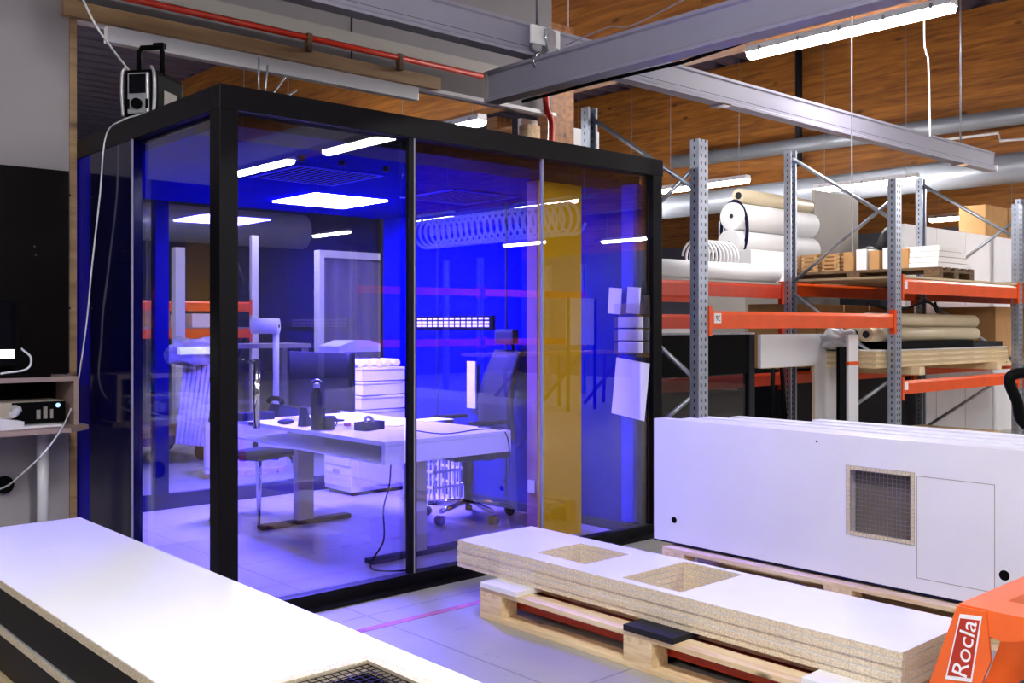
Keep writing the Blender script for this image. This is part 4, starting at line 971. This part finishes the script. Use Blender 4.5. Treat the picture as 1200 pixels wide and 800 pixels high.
# bay A-B upper goods, on back beams (z 1.72) - long white board and roll
single('deck_shelf', MB().box((5.4, 4.7, 1.725), (10.3, 5.3, 1.74)) if False else MB().box((5.35, 5.07, 1.722), (8.7, 5.9, 1.74)), M['grey'], 'grey shelf deck on the rear beams of the first bay', 'shelf board')
roll((6.0, 5.25, 1.822), (7.82, 5.12, 1.822), .08, 'large white roll lying on the rear deck of the first bay', M['foam'], None, 'foam_roll')
single('clear_bag', MB().blob((5.63, 5.25, 1.98), .17, .15, .23, .12, 11), M['film'], 'clear plastic wrapped bundle right beside the first upright', 'bag')
single('clear_bag', MB().blob((5.66, 5.55, 2.16), .2, .14, .3, .1, 12), M['film'], 'taller plastic wrapped bundle behind the first one', 'bag')
co = MB()
pts = []
for i in range(200):
    a = i/200*2*PI*9; pts.append((7.3+.5*i/200, 5.62+.14*math.cos(a), 1.995+.14*math.sin(a)))
co.tube(pts, .011, 6)
single('low_carton', MB().box((7.25, 5.48, 1.741), (7.86, 5.78, 1.842), .004), M['paper'], 'flat white carton under the spiral hose coil', 'box')
single('spiral_hose', co, M['foam'], 'white spiral hose coil on the rack above the white roll', 'hose')
# rolls of white foam behind
single('goods_platform', MB().box((8.95, 6.22, 0), (10.62, 6.75, 2.1)), M['grey'], 'grey block of stacked sheet material behind the racks', 'sheet stack')
roll((9.0, 6.47, 2.25), (10.62, 6.47, 2.25), .15, 'lower thick white wrapped roll behind the brown crates', M['foam'], None, 'foam_roll')
roll((9.05, 6.47, 2.55), (10.6, 6.47, 2.55), .15, 'upper thick white wrapped roll behind the brown crates', M['foam'], None, 'foam_roll')
roll((9.15, 6.45, 2.78), (10.6, 6.48, 2.78), .08, 'slim beige wrapped roll on top of the white rolls', M['cream'], None, 'foam_roll')
single('blue_strap', MB().tube([(9.1, 6.47+.17*math.cos(a), 2.4+.32*math.sin(a)) for a in [i*PI/12 for i in range(24)]], .02, 6, True), M['darkblue'], 'dark blue strap around the ends of the white rolls', 'strap')
q0 = aty(902, 310, 5.05)
single('white_carton', MB().box((6.9, 5.05, 1.74), (7.75, 5.45, 2.05), .006), M['paper'], 'white carton above the white roll in the first bay', 'box') if False else single('white_carton', MB().box((8.0, 5.5, 1.741), (8.65, 5.85, 2.08), .006), M['paper'], 'white carton on the rear deck beside the spiral hose', 'box')
# dark old pallet with crates
pz = 1.78
pallet('weathered_pallet', 'dark weathered pallet with small crates on the upper beams', 9.5, 10.3, 4.39, 6.18, 'y', 1.776, wood('weathered_boards', (.30, .22, .15), (.46, .36, .26), 1, 0, False, .8, 2), M['oldpallet'], 3, .15)
def sy(px): r = (px-600)/F; D = 9.55/(SN+CS*r); return D*(CS-SN*r)
CZ2 = 1.776+.144
for k, (pa_, pb_) in enumerate(((895, 914), (917, 930), (939, 961), (963, 986))):
    y1, y0 = sy(pa_), sy(pb_); y0 += .01
    t = thing('slatted_crate', ['first', 'second', 'third', 'fourth'][k]+' small slatted brown crate from the left on the dark pallet', 'crate', (9.68, (y0+y1)/2, CZ2), 0, 'small crates on the dark pallet')
    hw, hy = .14, (y1-y0)/2; sl = MB()
    for j in range(5):
        for a, b in (((-hw, -hy), (hw, -hy+.01)), ((-hw, hy-.01), (hw, hy)), ((-hw, -hy), (-hw+.01, hy)), ((hw-.01, -hy), (hw, hy))): sl.box((*a, j*.042), (*b, j*.042+.026))
    part('slats', sl, M['card'], t, local=True)
    for sx in (-1, 1):
        for sg in (-1, 1): part('corner_post', MB().box((sx*(hw-.02)-.012, sg*(hy-.02)-.012, 0), (sx*(hw-.02)+.012, sg*(hy-.02)+.012, .2)), M['pine'], t, local=True)
for k, (pa_, pb_, m, lab) in enumerate(((990, 1003, M['card'], 'small brown carton right of the slatted crates'), (1005, 1018, M['white_side'], 'small white carton right of the slatted crates'), (1020, 1033, M['card'], 'small brown carton just left of the middle upright'), (1036, 1056, M['white_side'], 'small white carton behind the middle upright'), (1058, 1067, M['card'], 'small brown carton left of the white packs'))):
    single('small_carton', MB().box((9.52, sy(pb_)+.01, CZ2), (9.85, sy(pa_), CZ2+.2+.02*(k % 2)), .004), m, lab, 'box')
for k in range(4):
    single('white_panel_pack', MB().box((9.53+.01*k, 4.41, CZ2+.001+k*.055), (10.25-.05*k, 4.74, CZ2+.052+k*.055), .003), M['foam'], ['lowest', 'second', 'third', 'top'][k]+' flat white pack at the right end of the dark pallet', 'pack')
q = aty(955, 222, 6.45); q2 = aty(1006, 222, 6.45)
single('grey_board', MB().box((q.x, 6.45, 0), (q2.x, 6.49, q.z)), M['grey'], 'tall grey-beige board standing above the crates', 'board')
q = aty(1040, 240, 6.0)
single('cloth_bundle', MB().blob((q.x-.32, 6.05, 2.02), .22, .2, .3, .12, 21), M['jacket'], 'light grey crumpled cloth bundle left of the dark one', 'bundle')
single('cloth_bundle', MB().blob((q.x+.2, 6.0, 2.12), .26, .25, .45, .12, 22), mat('dark_cloth', (.13, .13, .14), .8, bump=.6, bscale=12, var=.2), 'tall dark crumpled bundle behind the middle upright', 'bundle')
single('bundle_stand', MB().box((q.x-.6, 5.8, 0), (q.x+.5, 6.3, 1.70)), M['darkgrey'], 'dark stack under the cloth bundles', 'sheet stack')
# row of large white panels behind the right bays
gw = 'tall white panels standing behind the right bays'
for k in range(5):
    x = 10.75+k*.78
    t = single('tall_white_panel', MB().box((x, 5.35, 0), (x+.765, 5.41, 2.5)), M['white_side'], ['leftmost','second','third','fourth','rightmost'][k]+' tall white panel standing behind the right racking bays', 'panel', gw)
q = aty(1160, 250, 5.7)
for k, dx in enumerate((0, .75)):
    single('cardboard_box', MB().box((q.x-.5+dx, 5.55, 2.461), (q.x+.2+dx, 5.9, 2.95), .005), M['card'], ['left', 'right'][k]+' open brown carton above the tall white panels', 'box')
single('carton_shelf', MB().box((q.x-1.2, 5.5, 0), (q.x+1.1, 5.95, 2.46)), M['grey'], 'grey stack under the cartons behind the white panels', 'sheet stack')
# goods on second rack level
for k in range(8):
    x = (5.72, 6.55, 7.38, 8.45, 9.3, 10.12, 11.15, 12.0)[k]
    mm = [M['white_side'], M['lime'], M['lime'], M['white_side'], M['card'], M['grey'], M['card'], M['white_side']][k]
    single('stored_carton', MB().box((x, 7.05, .975), (x+.78, 7.9, 1.48-.06*(k % 3)), .01), mm, ['first', 'second', 'third', 'fourth', 'fifth', 'sixth', 'seventh', 'eighth'][k]+' carton from the left on the lower level of the farther rack', 'box', 'cartons on the farther rack')
for k in range(9):
    single('stored_stack', MB().box(((5.7, 6.55, 7.4, 8.4, 9.25, 10.1, 11.1, 11.95, 12.8)[k], 7.1, 0), ((5.7, 6.55, 7.4, 8.4, 9.25, 10.1, 11.1, 11.95, 12.8)[k]+.75, 7.85, .35+.15*(k % 3)), .01), [M['darkgrey'], M['beige'], M['grey']][k % 3], ['first','second','third','fourth','fifth','sixth','seventh','eighth','ninth'][k]+' low stack from the left on the floor of the farther rack', 'stack', 'floor stacks of the farther rack')

# ================================================================ BEHIND THE CABIN (seen through its glass)
rk3 = thing('pallet_rack', 'red-orange rack far behind the cabin seen through the glass', 'rack', (4.5, 13, 0))
XB_ = (-1.4, 1.25, 3.9, 6.55)
for x in XB_:
    upright(x, 12.6, 2.6, rk3, 1, M['white_side']); upright(x, 13.6, 3.1, rk3, -1, M['white_side'])
    part('brace', MB().cyl((x, 12.63, 1.6), (x, 13.57, 2.9), .02, 8), M['darkgrey'], rk3); part('brace', MB().cyl((x, 13.57, .3), (x, 12.63, 1.5), .02, 8), M['darkgrey'], rk3)
for a, b in zip(XB_[:-1], XB_[1:]):
    for z in (1.34, 1.7): beam(a, b, 12.6, z if a < 3 else z-.15, .13, M['orange'], rk3)
    beam(a, b, 13.6, 1.34, .12, M['orange'], rk3, s=1)
gs = 'goods on the rack behind the cabin'
for k in range(10):
    x = (-1.2, -.5, .3, 1.4, 2.05, 2.7, 3.3, 4.1, 4.9, 5.7)[k]; m = [M['card'], M['white_side'], M['darkblue'], M['card'], M['grey'], M['card'], M['darkgrey'], M['lime'], M['card'], M['white_side']][k]
    zb = 1.335 if x > 3 else 1.485
    if x < 3.8 and x+.5 > 3.5 : x += .0
    single('stored_carton', MB().box((x, 12.7, zb), (x+.5, 13.4, zb+.18+.05*(k % 3)), .01), m, ['first','second','third','fourth','fifth','sixth','seventh','eighth','ninth','tenth'][k]+' carton from the left on the rack far behind the cabin', 'box', gs)
single('rack_deck', MB().box((-1.3, 12.56, 1.472), (3.85, 13.6, 1.484)), M['grey'], 'shelf deck in the left bays of the rack behind the cabin', 'shelf board')
single('rack_deck', MB().box((3.95, 12.56, 1.322), (6.5, 13.6, 1.334)), M['grey'], 'shelf deck in the right bay of the rack behind the cabin', 'shelf board')
for k in range(5):
    single('stored_pack', MB().box(((-1.25, -.1, 1.45, 2.6, 4.1)[k], 12.7, 0), ((-1.25, -.1, 1.45, 2.6, 4.1)[k]+.9, 13.5, .75+.1*(k % 2)), .01), [M['green'], M['darkgrey'], M['card'], M['darkblue'], M['grey']][k], ['first','second','third','fourth','fifth'][k]+' large pack from the left under the rack behind the cabin', 'pack', 'packs under the rack behind the cabin')
# trestles
gt = 'white trestles behind the cabin'
def trestle(x, y, lab):
    t = thing('white_trestle', lab, 'trestle', (x, y, 0), 0, gt)
    for sy in (-1, 1):
        for sx in (-1, 1): part('leg', MB().tube([(sx*.05, sy*.35, 1.27), (sx*.22, sy*.4, 0)], .022), M['white_side'], t, local=True)
    part('top_bar', MB().box((-.07, -.4, 1.27), (.07, .4, 1.33)), M['white_side'], t, local=True)
for k in range(4): trestle(1.65+k*.55, 11.2, ['leftmost', 'second', 'third', 'rightmost'][k]+' white trestle seen through the left glass behind the cabin')
# bundle of white profiles on a low rack with plastic film
t = thing('profile_bundle', 'leaning bundle of white profiles on a trolley behind the cabin', 'profile bundle', (3.65, 9.6, .3))
a0 = atd(207, 520, 9.6); a1 = atd(232, 522, 9.6); b0_ = atd(218, 422, 9.9); b1_ = atd(246, 420, 9.9)
for k in range(7):
    lo_ = a0.lerp(a1, k/5); hi_ = b0_.lerp(b1_, k/5)
    m_ = MB(); m_.tube([lo_, hi_], .021, 4); part('profile', m_, M['foam'] if k % 1 == 0 else M['grey'], t)
cen = b0_.lerp(b1_, .5)
single('plastic_film', MB().blob(cen+Vector((0, 0, .08)), .32, .2, .14, .3, 31), M['film'], 'crumpled clear film over the white profile bundle', 'film')
t = thing('goods_trolley', 'low trolley with green goods carrying the white profile bundle', 'trolley', (2.6, 9.9, 0))
part('deck', MB().box((1.4, 9.4, .2), (4.6, 10.6, .28)), M['oldpallet'], t)
for x in (1.6, 4.4):
    for y in (9.5, 10.5): part('caster', MB().cyl((x, y-.03, .1), (x, y+.03, .1), .1), M['black'], t)
for k in range(6): single('green_sheet_pack', MB().box((1.5, 9.9, .285+k*.13), (3.25-.05*k, 10.5, .40+k*.13), .02), M['green'] if k % 2 else M['grey'], ['lowest', 'second', 'third', 'fourth', 'fifth', 'topmost'][k]+' sheet pack on the trolley behind the cabin', 'pack', 'sheet packs on the trolley')
# white roll on a stand and bench machines
rb = atd(312, 382, 11.0)
t = thing('paper_roll_stand', 'white paper roll on a white post seen through the cabin', 'roll stand', (rb.x, rb.y, 0))
part('post', MB().cyl((rb.x+.12, rb.y, 0), (rb.x+.12, rb.y, 1.4), .035), M['white_side'], t)
part('roll', MB().cyl((rb.x-.12, rb.y+.1, rb.z), (rb.x+.1, rb.y-.1, rb.z), .085, 24), M['foam'], t)
part('core', MB().cyl((rb.x+.1, rb.y-.1, rb.z), (rb.x+.104, rb.y-.104, rb.z), .02), M['black'], t)
part('base', MB().box((rb.x-.1, rb.y-.25, 0), (rb.x+.35, rb.y+.25, .03)), M['white_side'], t)
wbp = atd(318, 405, 11.6)
t = thing('work_bench', 'grey topped work bench seen through the cabin glass', 'workbench', (wbp.x, wbp.y, 0))
part('bench_top', MB().box((wbp.x-.9, wbp.y-.3, 1.1), (wbp.x+.35, wbp.y+.3, 1.15)), M['grey'], t)
for sx in (-.85, .3):
    for sy in (-.25, .25): part('leg', MB().box((wbp.x+sx-.03, wbp.y+sy-.03, 0), (wbp.x+sx+.03, wbp.y+sy+.03, 1.1)), M['steel'], t)
pw = atd(283, 450, 8.6)
t = thing('white_back_panel', 'white panel with one drilled hole standing behind the left of the desk', 'panel', (4.2, 8.3, 0))
part('panel_body', MB().box((3.85, 8.3, .05), (4.65, 8.34, .5)), M['white_side'], t)
part('support', MB().box((3.9, 8.25, 0), (4.6, 8.5, .05)), M['pine'], t)
q = aty(299, 521, 8.3); part('drilled_hole', MB().cyl(q-Vector((0, .003, 0)), q+Vector((0, .003, 0)), .03), M['black'], t)
hb_ = atd(412, 405, 10.6)
t = thing('white_machine_hood', 'white machine hood on a dark cabinet behind the cabin', 'machine', (hb_.x, hb_.y, 0))
part('hood', MB().prism([(hb_.x-.28, 1.02), (hb_.x-.28, 1.14), (hb_.x-.1, 1.2), (hb_.x+.1, 1.2), (hb_.x+.3, 1.14), (hb_.x+.7, 1.14), (hb_.x+.7, 1.08), (hb_.x-.22, 1.08), (hb_.x-.22, 1.02)], 1, hb_.y-.2, hb_.y+.2), M['white_side'], t)
part('cabinet', MB().box((hb_.x-.3, hb_.y-.2, 0), (hb_.x+.75, hb_.y+.3, 1.0)), M['darkgrey'], t)
single('wide_grey_curtain', MB().grid(lambda u, v: Vector((7.3+2.6*u, 12.03+.03*math.sin(u*60), 2.29*v)), 90, 2), M['wall_dk'], 'grey ribbed strip curtain hanging far behind the cabin', 'curtain')
single('curtain_frame', MB().box((7.2, 11.95, 2.3), (10, 12.1, 2.4)).box((7.2, 11.95, 0), (7.27, 12.1, 2.3)), M['white_side'], 'frame carrying the grey strip curtain', 'frame')
single('hall_pillar', MB().box((5.0, 11.6, 0), (5.12, 11.72, 2.3)), M['white_side'], 'slim white pillar far behind the cabin', 'pillar')
single('far_duct', MB().cyl((-2, 15.5, 3.0), (9, 15.5, 3.0), .3, 20), M['duct'], 'long pale duct high behind the cabin', 'duct')

# ================================================================ THINGS MIRRORED IN THE GLASS (they stand behind the viewer)
pts = []
for i in range(620):
    s = i/620; a = s*2*PI*24; pts.append((11.0+.25*math.cos(a), -6.3+3.9*s, 3.02+.25*math.sin(a)))
t = thing('spiral_air_hose', 'white spiral hose hanging from a rail, mirrored in the cabin glass', 'hose', (11, -4.4, 2.7))
part('coil', MB().tube(pts, .024, 6), M['foam'], t)
part('carrier_rail', MB().box((10.98, -7, 3.3), (11.02, -2, 3.35)), M['alu'], t)
for y in (-6.8, -2.2): part('hanger_rod', MB().cyl((11, y, 3.35), (11, y, ZR), .01), M['steel'], t)
t = thing('whiteboard', 'white board on a stand, mirrored in the cabin glass', 'whiteboard', (11.5, -2.8, 0))
part('board', MB().box((11.2, -2.8, 1.05), (11.85, -2.76, 1.8)), M['foam'], t)
part('legs', MB().box((11.2, -2.78, 0), (11.24, -2.74, 1.8)).box((11.81, -2.78, 0), (11.85, -2.74, 1.8)), M['darkgrey'], t)
t = thing('trestle_table', 'work table with crossed legs, mirrored in the cabin glass', 'table', (11, -3.4, 0))
part('table_top', MB().box((9.8, -3.7, .88), (12.8, -3.1, .93)), M['card'], t)
for x in (10.2, 11.4, 12.5):
    part('cross_leg', MB().tube([(x, -3.65, 0), (x+.5, -3.15, .88)], .03).tube([(x+.5, -3.65, 0), (x, -3.15, .88)], .03), M['oldpallet'], t)
rk4 = thing('pallet_rack', 'orange rack behind the viewer, mirrored in the cabin glass', 'rack', (12.5, -5.4, 0))
for x in (9, 11.7, 14.4):
    upright(x, -5.5, 2.6, rk4); upright(x, -6.5, 2.6, rk4, -1)
for a, b in ((9, 11.7), (11.7, 14.4)):
    for z in (1.0, 1.9): beam(a, b, -5.5, z, .12, M['orange'], rk4, s=1)
# ================================================================ FLOOR TAPE
m_ = MB()
p0 = atz(400, 729, 0); p1 = atz(565, 686, 0)
m_.box((p0.x-.9, 3.70, .0005), (4.25, 3.745, .002)); 
single('floor_marking', m_, M['tape'], 'worn pink tape line on the floor along the cabin front', 'floor marking')
print('tape', p0, p1)
